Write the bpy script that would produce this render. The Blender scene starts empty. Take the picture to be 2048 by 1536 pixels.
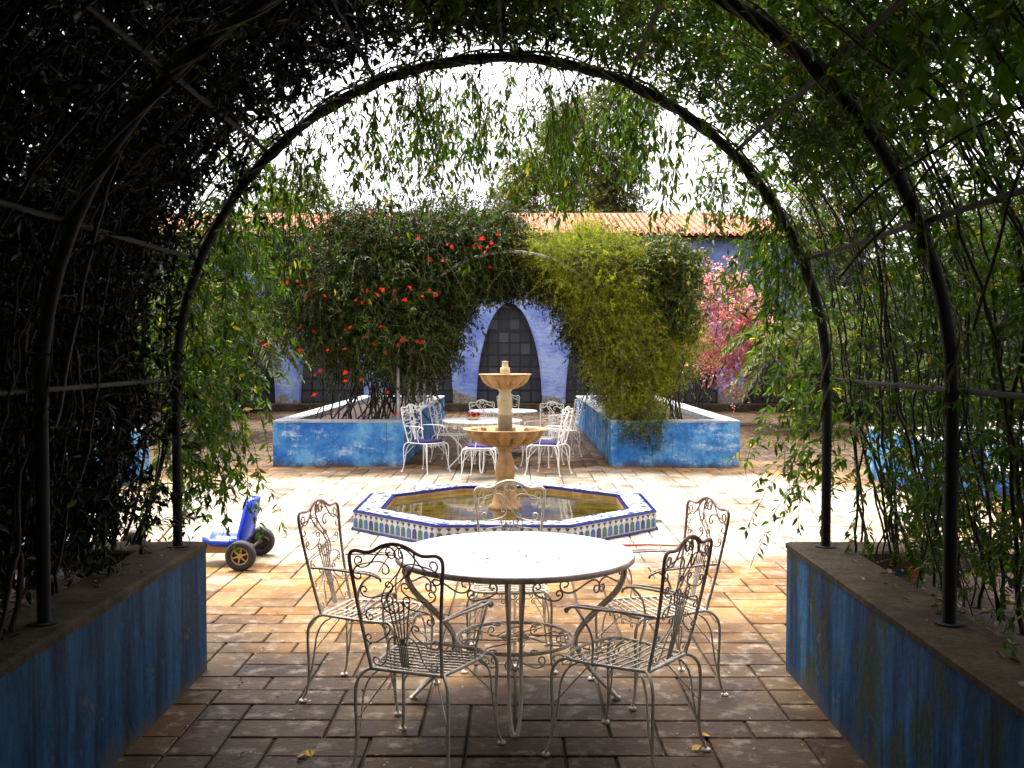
import bpy, math, random
import numpy as np
from mathutils import Vector, Matrix
R_ = math.radians
random.seed(7); rng = np.random.default_rng(11)
sc = bpy.context.scene
# ------------------------------------------------------------------ camera
cd = bpy.data.cameras.new("camera"); cam = bpy.data.objects.new("camera", cd); sc.collection.objects.link(cam)
cam.location = (0, 0, 1.70); cam.rotation_euler = (R_(90 - 1.76), 0, R_(0.17))
cd.sensor_width = 36; cd.lens = 36; cd.clip_start = 0.05; cd.clip_end = 2000
sc.camera = cam
# ------------------------------------------------------------------ world + sun (bright overcast)
SUN_EL, SUN_AZ = 72, 335          # azimuth measured clockwise from +Y: high sun behind thin cloud, beyond the building
w = bpy.data.worlds.new("World"); sc.world = w; w.use_nodes = True
nt = w.node_tree; nt.nodes.clear()
sky = nt.nodes.new("ShaderNodeTexSky"); sky.sky_type = 'NISHITA'; sky.sun_disc = False
sky.sun_elevation = R_(SUN_EL); sky.sun_rotation = R_(SUN_AZ); sky.dust_density = 6; sky.air_density = 1.0
hs = nt.nodes.new("ShaderNodeHueSaturation"); hs.inputs['Saturation'].default_value = 0.12
tint = nt.nodes.new("ShaderNodeMixRGB"); tint.blend_type = 'MULTIPLY'; tint.inputs[0].default_value = 1.0
tint.inputs[2].default_value = (1.0, 0.965, 0.975, 1)
tc = nt.nodes.new("ShaderNodeTexCoord"); nz = nt.nodes.new("ShaderNodeTexNoise"); nz.inputs['Scale'].default_value = 2.2; nz.inputs['Detail'].default_value = 5
cr = nt.nodes.new("ShaderNodeValToRGB"); cr.color_ramp.elements[0].position = .3; cr.color_ramp.elements[0].color = (.86, .86, .88, 1)
cr.color_ramp.elements[1].position = .7; cr.color_ramp.elements[1].color = (1.12, 1.1, 1.1, 1)
cm = nt.nodes.new("ShaderNodeMixRGB"); cm.blend_type = 'MULTIPLY'; cm.inputs[0].default_value = 1.0
bg = nt.nodes.new("ShaderNodeBackground"); bg.inputs['Strength'].default_value = 0.15
ow = nt.nodes.new("ShaderNodeOutputWorld")
L = nt.links.new
L(sky.outputs[0], hs.inputs['Color']); L(hs.outputs[0], tint.inputs[1]); L(tc.outputs['Generated'], nz.inputs['Vector'])
L(nz.outputs[0], cr.inputs[0]); L(tint.outputs[0], cm.inputs[1]); L(cr.outputs[0], cm.inputs[2]); L(cm.outputs[0], bg.inputs[0]); L(bg.outputs[0], ow.inputs[0])
sd = bpy.data.lights.new("sun", 'SUN'); sd.energy = 1.5; sd.angle = R_(14); sd.color = (1, .95, .87)
sun = bpy.data.objects.new("sun", sd); sc.collection.objects.link(sun)
az, el = R_(SUN_AZ), R_(SUN_EL)
to_sun = Vector((math.sin(az) * math.cos(el), math.cos(az) * math.cos(el), math.sin(el)))
sun.rotation_euler = to_sun.to_track_quat('Z', 'Y').to_euler(); sun.location = to_sun * 60
sc.view_settings.view_transform = 'Standard'; sc.view_settings.look = 'None'; sc.view_settings.gamma = 1
sc.view_settings.exposure = 2.15
sc.cycles.max_bounces = 6; sc.cycles.transparent_max_bounces = 4; sc.cycles.diffuse_bounces = 3; sc.cycles.glossy_bounces = 3

# ------------------------------------------------------------------ helpers
def link(o, parent=None):
    sc.collection.objects.link(o)
    if parent: o.parent = parent
    return o
def tag(o, label=None, cat=None, group=None, kind=None):
    if label: o['label'] = label
    if cat: o['category'] = cat
    if group: o['group'] = group
    if kind: o['kind'] = kind
    return o
def empty(name, loc=(0, 0, 0), rz=0, parent=None):
    o = bpy.data.objects.new(name, None); o.location = loc; o.rotation_euler = (0, 0, rz); o.empty_display_size = .1
    return link(o, parent)
def copy_tree(o, parent=None):
    c = o.copy(); sc.collection.objects.link(c); c.parent = parent
    for ch in list(o.children): copy_tree(ch, c)
    return c
class MB:
    def __init__(s): s.v = []; s.f = []; s.m = []; s.sm = []
    def add(s, vs, fs, mat=0, smooth=False):
        b = len(s.v); s.v += [tuple(v) for v in vs]
        for f in fs: s.f.append(tuple(b + i for i in f)); s.m.append(mat); s.sm.append(smooth)
    def box(s, x0, x1, y0, y1, z0, z1, mat=0):
        s.add([(x0,y0,z0),(x1,y0,z0),(x1,y1,z0),(x0,y1,z0),(x0,y0,z1),(x1,y0,z1),(x1,y1,z1),(x0,y1,z1)],
              [(0,3,2,1),(4,5,6,7),(0,1,5,4),(1,2,6,5),(2,3,7,6),(3,0,4,7)], mat)
    def tube(s, pts, r, n=8, closed=False, mat=0, cap=True):
        P = [Vector(p) for p in pts]; N = len(P)
        rr = r if isinstance(r, (list, tuple)) else [r] * N
        T = []
        for i in range(N):
            a = P[i - 1] if (i > 0 or closed) else P[i]; b = P[(i + 1) % N] if (i < N - 1 or closed) else P[i]
            t = (b - a); T.append(t.normalized() if t.length > 1e-9 else Vector((0, 0, 1)))
        up = Vector((0, 0, 1)) if abs(T[0].z) < .9 else Vector((1, 0, 0))
        nrm = (up - T[0] * up.dot(T[0])).normalized(); vs = []
        for i in range(N):
            nrm = nrm - T[i] * nrm.dot(T[i])
            nrm = nrm.normalized() if nrm.length > 1e-6 else T[i].orthogonal().normalized()
            bi = T[i].cross(nrm)
            for k in range(n):
                a = 2 * math.pi * k / n; vs.append(P[i] + (nrm * math.cos(a) + bi * math.sin(a)) * rr[i])
        fs = []
        for i in range(N if closed else N - 1):
            j = (i + 1) % N
            for k in range(n): fs.append((i*n+k, i*n+(k+1)%n, j*n+(k+1)%n, j*n+k))
        s.add(vs, fs, mat, True)
        if cap and not closed:
            s.add(vs[:n][::-1], [tuple(range(n))], mat); s.add(vs[-n:], [tuple(range(n))], mat)
    def lathe(s, prof, n=32, c=(0, 0), mat=0, lobes=0, amp=0, smooth=True):
        vs = []; fs = []
        for (r, z) in prof:
            for k in range(n):
                a = 2 * math.pi * k / n; rr = r
                if lobes: rr = r * (1 - amp * (1 - abs(math.sin(a * lobes / 2)) ** .5))
                vs.append((c[0] + rr * math.cos(a), c[1] + rr * math.sin(a), z))
        for i in range(len(prof) - 1):
            for k in range(n): fs.append((i*n+k, i*n+(k+1)%n, (i+1)*n+(k+1)%n, (i+1)*n+k))
        s.add(vs, fs, mat, smooth)
    def build(s, name, mats, parent=None):
        me = bpy.data.meshes.new(name); me.from_pydata(s.v, [], s.f)
        for m in (mats if isinstance(mats, (list, tuple)) else [mats]): me.materials.append(m)
        me.polygons.foreach_set('material_index', s.m); me.polygons.foreach_set('use_smooth', s.sm); me.update()
        return link(bpy.data.objects.new(name, me), parent)
def big(name, V, F, mat, parent=None, smooth=False):
    V = np.asarray(V, np.float32).reshape(-1, 3); F = np.asarray(F, np.int32); k = F.shape[1]
    me = bpy.data.meshes.new(name); me.vertices.add(len(V)); me.vertices.foreach_set('co', V.ravel())
    me.loops.add(F.size); me.loops.foreach_set('vertex_index', F.ravel()); me.polygons.add(len(F))
    me.polygons.foreach_set('loop_start', np.arange(0, F.size, k, dtype=np.int32))
    me.polygons.foreach_set('loop_total', np.full(len(F), k, np.int32))
    if smooth: me.polygons.foreach_set('use_smooth', np.ones(len(F), bool))
    me.materials.append(mat); me.update(calc_edges=True); me.validate()
    return link(bpy.data.objects.new(name, me), parent)
def norm(a): return a / np.maximum(np.linalg.norm(a, axis=-1, keepdims=True), 1e-9)

# ------------------------------------------------------------------ materials
class NM:
    def __init__(s, name):
        s.mat = bpy.data.materials.new(name); s.mat.use_nodes = True; s.t = s.mat.node_tree; s.n = s.t.nodes
        s.b = s.n['Principled BSDF']; s.out = s.n['Material Output']
    def new(s, k, **kw):
        x = s.n.new(k)
        for a, v in kw.items(): setattr(x, a, v)
        return x
    def l(s, a, b): s.t.links.new(a, b)
    def coord(s, kind='Object', scale=None):
        c = s.new('ShaderNodeTexCoord').outputs[kind]
        if kind == 'World': pass
        if scale:
            m = s.new('ShaderNodeMapping'); m.inputs['Scale'].default_value = scale; s.l(c, m.inputs[0]); c = m.outputs[0]
        return c
    def pos(s, scale=None):
        c = s.new('ShaderNodeNewGeometry').outputs['Position']
        if scale:
            m = s.new('ShaderNodeMapping'); m.inputs['Scale'].default_value = scale; s.l(c, m.inputs[0]); c = m.outputs[0]
        return c
    def noise(s, vec, scale, detail=5, rough=.6):
        x = s.new('ShaderNodeTexNoise'); x.inputs['Scale'].default_value = scale; x.inputs['Detail'].default_value = detail
        x.inputs['Roughness'].default_value = rough; s.l(vec, x.inputs['Vector']); return x.outputs[0]
    def ramp(s, fac, stops):
        x = s.new('ShaderNodeValToRGB'); e = x.color_ramp.elements
        while len(e) < len(stops): e.new(.5)
        for i, (p, c) in enumerate(stops):
            e[i].position = p; e[i].color = (*c, 1) if isinstance(c, (tuple, list)) else (c, c, c, 1)
        s.l(fac, x.inputs[0]); return x.outputs[0]
    def mix(s, fac, a, b, mode='MIX'):
        x = s.new('ShaderNodeMixRGB', blend_type=mode)
        for i, v in ((0, fac), (1, a), (2, b)):
            if isinstance(v, (int, float)): x.inputs[i].default_value = v
            elif isinstance(v, tuple): x.inputs[i].default_value = (*v, 1)
            else: s.l(v, x.inputs[i])
        return x.outputs[0]
    def math(s, op, a, b=0.0):
        x = s.new('ShaderNodeMath', operation=op)
        for i, v in ((0, a), (1, b)):
            if isinstance(v, (int, float)): x.inputs[i].default_value = v
            else: s.l(v, x.inputs[i])
        return x.outputs[0]
    def bump(s, h, strength=.4, dist=.01):
        x = s.new('ShaderNodeBump'); x.inputs['Strength'].default_value = strength; x.inputs['Distance'].default_value = dist
        s.l(h, x.inputs['Height']); s.l(x.outputs[0], s.b.inputs['Normal'])
    def col(s, c):
        if isinstance(c, tuple): s.b.inputs['Base Color'].default_value = (*c, 1)
        else: s.l(c, s.b.inputs['Base Color'])
        return s
    def rough(s, r):
        if isinstance(r, (int, float)): s.b.inputs['Roughness'].default_value = r
        else: s.l(r, s.b.inputs['Roughness'])
        return s
def plain(name, c, rough=.6, metal=0, var=.25, scale=12):
    m = NM(name); n = m.noise(m.coord('Object'), scale)
    m.col(m.mix(1.0, c, m.ramp(n, [(.3, 1 - var), (.7, 1 + var * .4)]), 'MULTIPLY')).rough(rough)
    m.b.inputs['Metallic'].default_value = metal; m.bump(n, .15, .004); return m.mat
def leafmat(name, a, b, c=None, cprob=.03, trans=.35, rough=.45):
    m = NM(name); g = m.new('ShaderNodeNewGeometry'); rnd = g.outputs['Random Per Island']
    st = [(0, a), (1 - cprob - .01, b)]
    if c: st += [(1 - cprob, c)]
    col = m.ramp(rnd, st)
    n = m.noise(m.pos(), 2.5, 3); col = m.mix(1.0, col, m.ramp(n, [(.32, .55), (.68, 1.25)]), 'MULTIPLY')
    m.col(col).rough(rough); m.b.inputs['Specular IOR Level'].default_value = .12 if 'dark' in name or 'trumpet' in name or 'feathery' in name else .3
    t = m.new('ShaderNodeBsdfTranslucent'); m.l(m.mix(1.0, col, (1.5, 1.6, .7), 'MULTIPLY'), t.inputs[0])
    x = m.new('ShaderNodeMixShader'); x.inputs[0].default_value = trans
    m.l(m.b.outputs[0], x.inputs[1]); m.l(t.outputs[0], x.inputs[2]); m.l(x.outputs[0], m.out.inputs[0]); return m.mat

def paver_mat(name, per_object):
    m = NM(name); p = m.pos()
    if per_object:
        oi = m.new('ShaderNodeObjectInfo'); r = oi.outputs['Random']
    else: r = m.new('ShaderNodeNewGeometry').outputs['Random Per Island']
    base = m.ramp(r, [(0, (.11, .048, .008)), (.25, (.185, .088, .016)), (.5, (.25, .125, .028)), (.75, (.29, .17, .06)), (1, (.14, .070, .014))])
    # bright court and shade under the pergolas put into the colour: ragged outlines
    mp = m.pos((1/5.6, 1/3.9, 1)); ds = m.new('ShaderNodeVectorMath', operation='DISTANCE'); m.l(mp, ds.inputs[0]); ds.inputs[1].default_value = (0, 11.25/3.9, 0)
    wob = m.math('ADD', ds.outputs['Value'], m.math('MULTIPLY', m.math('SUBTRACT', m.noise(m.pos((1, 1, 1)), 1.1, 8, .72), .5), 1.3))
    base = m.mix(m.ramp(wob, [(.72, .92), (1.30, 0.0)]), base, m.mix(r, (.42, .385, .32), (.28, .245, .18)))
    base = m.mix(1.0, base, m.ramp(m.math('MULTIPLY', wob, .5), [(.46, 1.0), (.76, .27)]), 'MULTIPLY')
    n1 = m.noise(p, 1.3, 6, .65); base = m.mix(1.0, base, m.ramp(n1, [(.36, (.45, .40, .36)), (.56, (1.15, 1.15, 1.15))]), 'MULTIPLY')
    # pale dust and black grime, spread by noise over all the paving
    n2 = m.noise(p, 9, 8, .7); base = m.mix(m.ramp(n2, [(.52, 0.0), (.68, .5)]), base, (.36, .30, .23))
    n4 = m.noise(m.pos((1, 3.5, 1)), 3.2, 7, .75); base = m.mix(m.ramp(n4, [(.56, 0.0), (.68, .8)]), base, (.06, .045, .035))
    n3 = m.noise(m.pos((1, 5, 1)), 22, 6, .7)
    base = m.mix(.7, base, m.ramp(n3, [(.35, .55), (.6, 1.15)]), 'MULTIPLY')
    m.col(base); m.rough(m.ramp(n3, [(.36, .42), (.64, .7)])); m.b.inputs['Specular IOR Level'].default_value = .14
    m.bump(m.math('ADD', n3, m.math('MULTIPLY', n2, 1.5)), .5, .005)
    return m.mat
M = {}
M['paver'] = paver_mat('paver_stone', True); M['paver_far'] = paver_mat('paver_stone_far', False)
m = NM('mortar'); n = m.noise(m.pos(), 14, 6); m.col(m.ramp(n, [(.3, (.012, .008, .004)), (.7, (.045, .03, .015))])).rough(.9); M['mortar'] = m.mat
m = NM('soil'); n = m.noise(m.pos(), 18, 8, .7); m.col(m.ramp(n, [(.36, (.010, .005, .003)), (.64, (.055, .028, .014))])).rough(.95); m.bump(n, 1, .05); M['soil'] = m.mat
def bluewall(name, near):

    m = NM(name); p = m.pos()
    streak = m.noise(m.pos((3.2, 3.2, .45)), 1.7, 8, .7); blot = m.noise(p, 2.4, 7, .65); fine = m.noise(p, 24, 5, .7)
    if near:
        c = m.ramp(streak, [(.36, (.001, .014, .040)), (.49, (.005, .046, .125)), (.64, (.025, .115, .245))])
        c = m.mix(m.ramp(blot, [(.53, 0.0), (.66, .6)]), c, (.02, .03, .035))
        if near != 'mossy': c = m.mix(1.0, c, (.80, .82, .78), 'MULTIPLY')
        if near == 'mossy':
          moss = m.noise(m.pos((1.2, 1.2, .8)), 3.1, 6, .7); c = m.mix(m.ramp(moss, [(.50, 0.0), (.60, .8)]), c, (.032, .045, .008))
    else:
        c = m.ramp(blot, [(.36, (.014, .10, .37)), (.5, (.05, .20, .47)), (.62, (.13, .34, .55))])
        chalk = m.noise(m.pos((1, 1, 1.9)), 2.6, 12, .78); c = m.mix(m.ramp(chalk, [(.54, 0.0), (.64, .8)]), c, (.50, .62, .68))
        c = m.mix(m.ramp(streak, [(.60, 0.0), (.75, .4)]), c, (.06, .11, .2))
    c = m.mix(.45, c, m.ramp(fine, [(.35, .6), (.65, 1.25)]), 'MULTIPLY')
    chip = m.noise(m.pos((1, 1, 1.3)), 6.5, 10, .8); c = m.mix(m.ramp(chip, [(.605, 0.0), (.625, .75)]), c, (.10, .10, .09) if near else (.55, .62, .66))
    drip = m.noise(m.pos((9, 9, .35)), 1.5, 6, .6); c = m.mix(m.ramp(drip, [(.57, 0.0), (.66, .7)]), c, (.008, .012, .014) if near else (.04, .10, .2))
    # splash dirt along the ground
    sz = m.new('ShaderNodeSeparateXYZ'); m.l(p, sz.inputs[0])
    d = m.math('ADD', sz.outputs[2], m.math('MULTIPLY', m.math('SUBTRACT', blot, .5), .35))
    c = m.mix(m.ramp(d, [(.0, .85), (.11, 0.0)]), c, (.07, .055, .04))
    m.b.inputs['Specular IOR Level'].default_value = .12; m.col(c).rough(.7); m.bump(m.math('ADD', fine, m.math('MULTIPLY', blot, 2)), .45, .008); return m.mat
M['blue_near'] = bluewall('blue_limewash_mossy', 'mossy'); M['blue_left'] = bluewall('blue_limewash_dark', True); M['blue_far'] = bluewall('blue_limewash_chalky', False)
def coping(name, a, b, c):
    m = NM(name); p = m.pos(); n = m.noise(p, 5, 8, .7); f = m.noise(p, 40, 5, .7)
    x = m.ramp(n, [(.3, a), (.55, b), (.75, c)]); x = m.mix(.5, x, m.ramp(f, [(.3, .5), (.7, 1.3)]), 'MULTIPLY')
    m.b.inputs['Specular IOR Level'].default_value = .12; m.col(x).rough(.85); m.bump(f, .6, .006); return m.mat
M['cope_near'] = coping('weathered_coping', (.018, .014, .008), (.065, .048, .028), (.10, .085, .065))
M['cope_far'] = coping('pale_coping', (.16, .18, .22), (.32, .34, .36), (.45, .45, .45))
m = NM('lavender_plaster'); p = m.pos(); a = m.noise(p, 1.5, 7, .6); f = m.noise(p, 13, 5)
c = m.ramp(a, [(.38, (.14, .21, .52)), (.5, (.21, .29, .60)), (.62, (.32, .41, .68))])
tr = m.noise(m.pos((1, 1, 3)), 4.5, 3, .5)
c = m.mix(m.ramp(m.noise(p, 2.8, 8, .72), [(.60, 0.0), (.66, .7)]), c, (.32, .42, .66))
sz = m.new('ShaderNodeSeparateXYZ'); m.l(p, sz.inputs[0])
d = m.math('ADD', sz.outputs[2], m.math('MULTIPLY', m.math('SUBTRACT', m.noise(p, 1.1, 5), .5), 2.4))
c = m.mix(m.ramp(d, [(.42, 1.0), (.5, 0.0)]), c, m.ramp(f, [(.3, (.10, .085, .06)), (.7, (.34, .30, .25))]))
c = m.mix(.3, c, m.ramp(f, [(.35, .7), (.65, 1.2)]), 'MULTIPLY')
m.col(c).rough(.75); m.bump(m.math('ADD', f, m.math('MULTIPLY', tr, 2)), .5, .02); M['plaster'] = m.mat
m = NM('terracotta'); r = m.new('ShaderNodeNewGeometry').outputs['Random Per Island']; oi = m.new('ShaderNodeObjectInfo').outputs['Random']
rr = m.math('FRACT', m.math('ADD', r, oi)); n = m.noise(m.pos(), 7, 6)
c = m.ramp(rr, [(0, (.20, .050, .014)), (.5, (.30, .095, .028)), (1, (.38, .17, .07))]); c = m.mix(m.ramp(n, [(.5, 0.0), (.7, .6)]), c, (.22, .17, .12))
m.col(c).rough(.8); M['terracotta'] = m.mat
M['pipe'] = plain('dark_steel_pipe', (.008, .007, .007), .8, 0)
M['pipe_pale'] = plain('pale_galvanised_pipe', (.42, .40, .38), .45, .3, .5, 5)
def ironpaint(name, lo):
    m = NM(name); p = m.coord('Object'); n = m.noise(p, 26, 6, .7); n2 = m.noise(p, 4, 3)
    c = m.ramp(n, [(.40, (.80, .77, .68)), (.60, (.64, .58, .47))]) if lo else m.ramp(n, [(.4, (.8, .79, .75)), (.7, (.66, .63, .57))])
    if lo:   # red-brown rust colour over the paint, stronger towards the top
        sz = m.new('ShaderNodeSeparateXYZ'); m.l(p, sz.inputs[0])
        h = m.math('ADD', m.math('MULTIPLY', sz.outputs[2], 1.25), m.math('MULTIPLY', m.math('SUBTRACT', m.noise(p, 9, 5, .7), .5), .9))
        c = m.mix(m.ramp(h, [(.66, .02), (.98, .72)]), c, m.ramp(n, [(.35, (.30, .05, .035)), (.65, (.16, .035, .025))]))
    m.col(c).rough(.42); return m.mat
M['iron'] = ironpaint('worn_white_iron', True); M['iron_white'] = ironpaint('white_iron', False)
m = NM('table_enamel'); p = m.coord('Object'); n = m.noise(p, 30, 7, .75)
m.col(m.ramp(n, [(.28, (.45, .36, .26)), (.36, (.82, .81, .78)), (.7, (.86, .85, .83))])).rough(.38); M['enamel'] = m.mat
m = NM('carved_limestone'); p = m.coord('Object'); n = m.noise(p, 7, 7, .65); st = m.noise(m.coord('Object', (8, 8, 1)), 2.5, 6)
c = m.ramp(n, [(.36, (.27, .13, .035)), (.5, (.36, .20, .07)), (.64, (.44, .29, .13))]); c = m.mix(m.ramp(st, [(.5, 0.0), (.7, .6)]), c, (.22, .09, .02))
m.col(c).rough(.6); m.bump(m.noise(p, 40, 5), .35, .006); M['stone'] = m.mat
M['stone_pale'] = plain('pale_stone', (.42, .34, .19), .6)
def glaze(name, c): return plain(name, c, .18, 0, .35, 25)
M['g_green'] = glaze('teal_glaze', (.005, .10, .075)); M['g_blue'] = glaze('mid_blue_glaze', (.012, .06, .24)); M['g_navy'] = glaze('navy_glaze', (.005, .010, .12))
M['g_sky'] = glaze('pale_blue_glaze', (.035, .10, .22)); M['g_white'] = glaze('white_glaze', (.45, .45, .44)); M['g_black'] = glaze('black_glaze', (.02, .02, .04))
m = NM('speckled_ledge_tile'); p = m.coord('Object'); v = m.new('ShaderNodeTexVoronoi'); v.inputs['Scale'].default_value = 26; m.l(p, v.inputs['Vector'])
sp = m.new('ShaderNodeSeparateColor'); m.l(v.outputs['Color'], sp.inputs[0])
c = m.ramp(sp.outputs[0], [(.0, (.01, .02, .12)), (.14, (.01, .02, .12)), (.16, (.36, .36, .34)), (.74, (.40, .39, .36)), (.77, (.02, .10, .08)), (.86, (.02, .10, .08)), (.88, (.38, .36, .32))])
for e in c.node.color_ramp.elements: pass
c.node.color_ramp.interpolation = 'CONSTANT'
c = m.mix(m.ramp(m.noise(p, 12, 6), [(.5, 0.0), (.65, .55)]), c, (.34, .28, .2)); m.col(c).rough(.25); M['ledge'] = m.mat
m = NM('murky_water'); p = m.pos(); n = m.noise(m.pos((1, 2, 1)), 5, 5)
m.col(m.ramp(n, [(.35, (.018, .014, .002)), (.65, (.075, .052, .006))])).rough(.03); m.b.inputs['IOR'].default_value = 1.33
m.bump(m.noise(p, 9, 2), .05, .01); M['water'] = m.mat
M['purple'] = plain('purple_fabric', (.022, .012, .13), .85, 0, .4, 40)
M['kart_blue'] = plain('blue_plastic', (.004, .045, .60), .28, 0, .1)
M['rubber'] = plain('black_rubber', (.02, .017, .018), .75); M['gold'] = plain('tan_yellow_metal', (.42, .27, .09), .4, .3); M['dark'] = plain('dark_metal', (.03, .025, .03), .5)
M['glass'] = None
m = NM('dark_window_glass'); oi = m.new('ShaderNodeObjectInfo').outputs['Random']
m.col(m.ramp(oi, [(0, (.045, .047, .053)), (.7, (.065, .067, .074)), (1, (.10, .102, .11))])).rough(.2); m.b.inputs['Specular IOR Level'].default_value = .15; M['glass'] = m.mat
M['bar'] = plain('black_iron', (.004, .004, .005), .5)
M['bark'] = plain('vine_bark', (.03, .021, .014), .85, 0, .5, 20); M['bark_dark'] = plain('dark_vine_bark', (.02, .014, .010), .85, 0, .5, 20)
M['twig'] = plain('green_twig', (.09, .075, .03), .8)
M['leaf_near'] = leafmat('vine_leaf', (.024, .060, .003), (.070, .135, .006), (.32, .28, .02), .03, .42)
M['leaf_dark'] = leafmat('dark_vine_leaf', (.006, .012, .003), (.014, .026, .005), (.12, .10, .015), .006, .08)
M['leaf_trumpet'] = leafmat('trumpet_leaf', (.008, .027, .001), (.034, .066, .003), (.10, .04, .006), .06, .15)
M['leaf_yellow'] = leafmat('feathery_leaf', (.13, .165, .002), (.36, .40, .004), (.40, .36, .04), .06, .35)
M['leaf_mid'] = leafmat('broad_leaf', (.025, .05, .01), (.07, .11, .015), (.40, .34, .02), .14, .3)
M['leaf_euc'] = leafmat('eucalypt_leaf', (.05, .07, .008), (.15, .16, .018), (.24, .15, .03), .10, .35)
M['leaf_hedge'] = leafmat('hedge_leaf', (.02, .04, .01), (.06, .10, .02), (.14, .13, .03), .05, .25)
M['palm'] = leafmat('palm_leaf', (.07, .10, .022), (.17, .18, .05), (.28, .22, .08), .1, .3)
M['pink'] = leafmat('pink_bract', (.60, .14, .30), (.82, .38, .52), (.85, .62, .68), .2, .5)
M['red'] = leafmat('red_petal', (.62, .012, .006), (.75, .035, .012), None, 0, .3)
M['yellow'] = plain('yellow_dry_leaf', (.62, .38, .04), .7); M['petal'] = plain('pale_petal', (.36, .28, .2), .7)

# ------------------------------------------------------------------ setting: ground, pavers
EARTH = MB(); S = 400
EARTH.add([(-S, -S, 0), (S, -S, 0), (S, S, 0), (-S, S, 0)], [(0, 1, 2, 3)])
ground = tag(EARTH.build('ground', M['mortar']), kind='structure')
G = .21; JT = .0062; TOP = .014
def paver_geo(w_, d_):
    a, b, c = w_/2 - JT, d_/2 - JT, .005
    vs = [(-a,-b,-.002),(a,-b,-.002),(a,b,-.002),(-a,b,-.002), (-a,-b,TOP-c),(a,-b,TOP-c),(a,b,TOP-c),(-a,b,TOP-c), (-a+c,-b+c,TOP),(a-c,-b+c,TOP),(a-c,b-c,TOP),(-a+c,b-c,TOP)]
    fs = [(0,1,5,4),(1,2,6,5),(2,3,7,6),(3,0,4,7),(4,5,9,8),(5,6,10,9),(6,7,11,10),(7,4,8,11),(8,9,10,11)]
    return vs, fs
X0, X1, Y0, Y1 = -8.4, 8.4, 3.6, 29.4
nx, ny = int((X1 - X0) / G), int((Y1 - Y0) / G); used = np.zeros((nx, ny), bool); tiles = []
for j in range(ny):
    for i in range(nx):
        if used[i, j]: continue
        opts = [(2, 1)] * 6 + [(1, 1)] * 2 + [(1, 2)] * 2 + [(2, 2)] * 1
        random.shuffle(opts)
        for (a, b) in opts + [(1, 1)]:
            if i + a <= nx and j + b <= ny and not used[i:i+a, j:j+b].any():
                used[i:i+a, j:j+b] = True; tiles.append((X0 + (i + a/2) * G, Y0 + (j + b/2) * G, a * G, b * G)); break
def blocked(x, y):
    if y < 5.5 and (x < -1.75 or x > 1.6): return True
    if 15.1 < y < 23.8 and (-3.55 < x < -1.7 or 1.5 < x < 3.25): return True
    if abs(x + .1) + abs(y - 10.3) < 1.6 : return True
    return False
tiles = [t for t in tiles if not blocked(t[0], t[1])]
seen = sorted([t for t in tiles if abs(t[0]) < .56 * t[1] and t[1] > 3.9], key=lambda t: t[1]/ math.sqrt(t[2]*t[3]))
front = set(seen[:296]); meshes = {}
for t in tiles:
    if t not in front: continue
    key = (round(t[2], 3), round(t[3], 3))
    if key not in meshes:
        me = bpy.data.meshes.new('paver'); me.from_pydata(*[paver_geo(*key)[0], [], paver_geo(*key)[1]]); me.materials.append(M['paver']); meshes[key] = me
    o = bpy.data.objects.new('paver', meshes[key]); o.location = (t[0], t[1], random.uniform(-.003, .0025))
    o.rotation_euler = (random.uniform(-.006, .006), random.uniform(-.006, .006), random.uniform(-.004, .004)); link(o, ground)
vs, fs = [], []
for t in tiles:
    if t in front: continue
    v, f = paver_geo(t[2], t[3]); b = len(vs); dz = random.uniform(-.003, .0025); tx, ty = random.uniform(-.006, .006), random.uniform(-.006, .006)
    vs += [(t[0] + p[0], t[1] + p[1], p[2] + dz + p[0]*tx + p[1]*ty) for p in v]; fs += [tuple(b + k for k in q) for q in f]
o = big('pavers', vs, fs, M['paver_far'], ground); o['kind'] = 'stuff'

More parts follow.
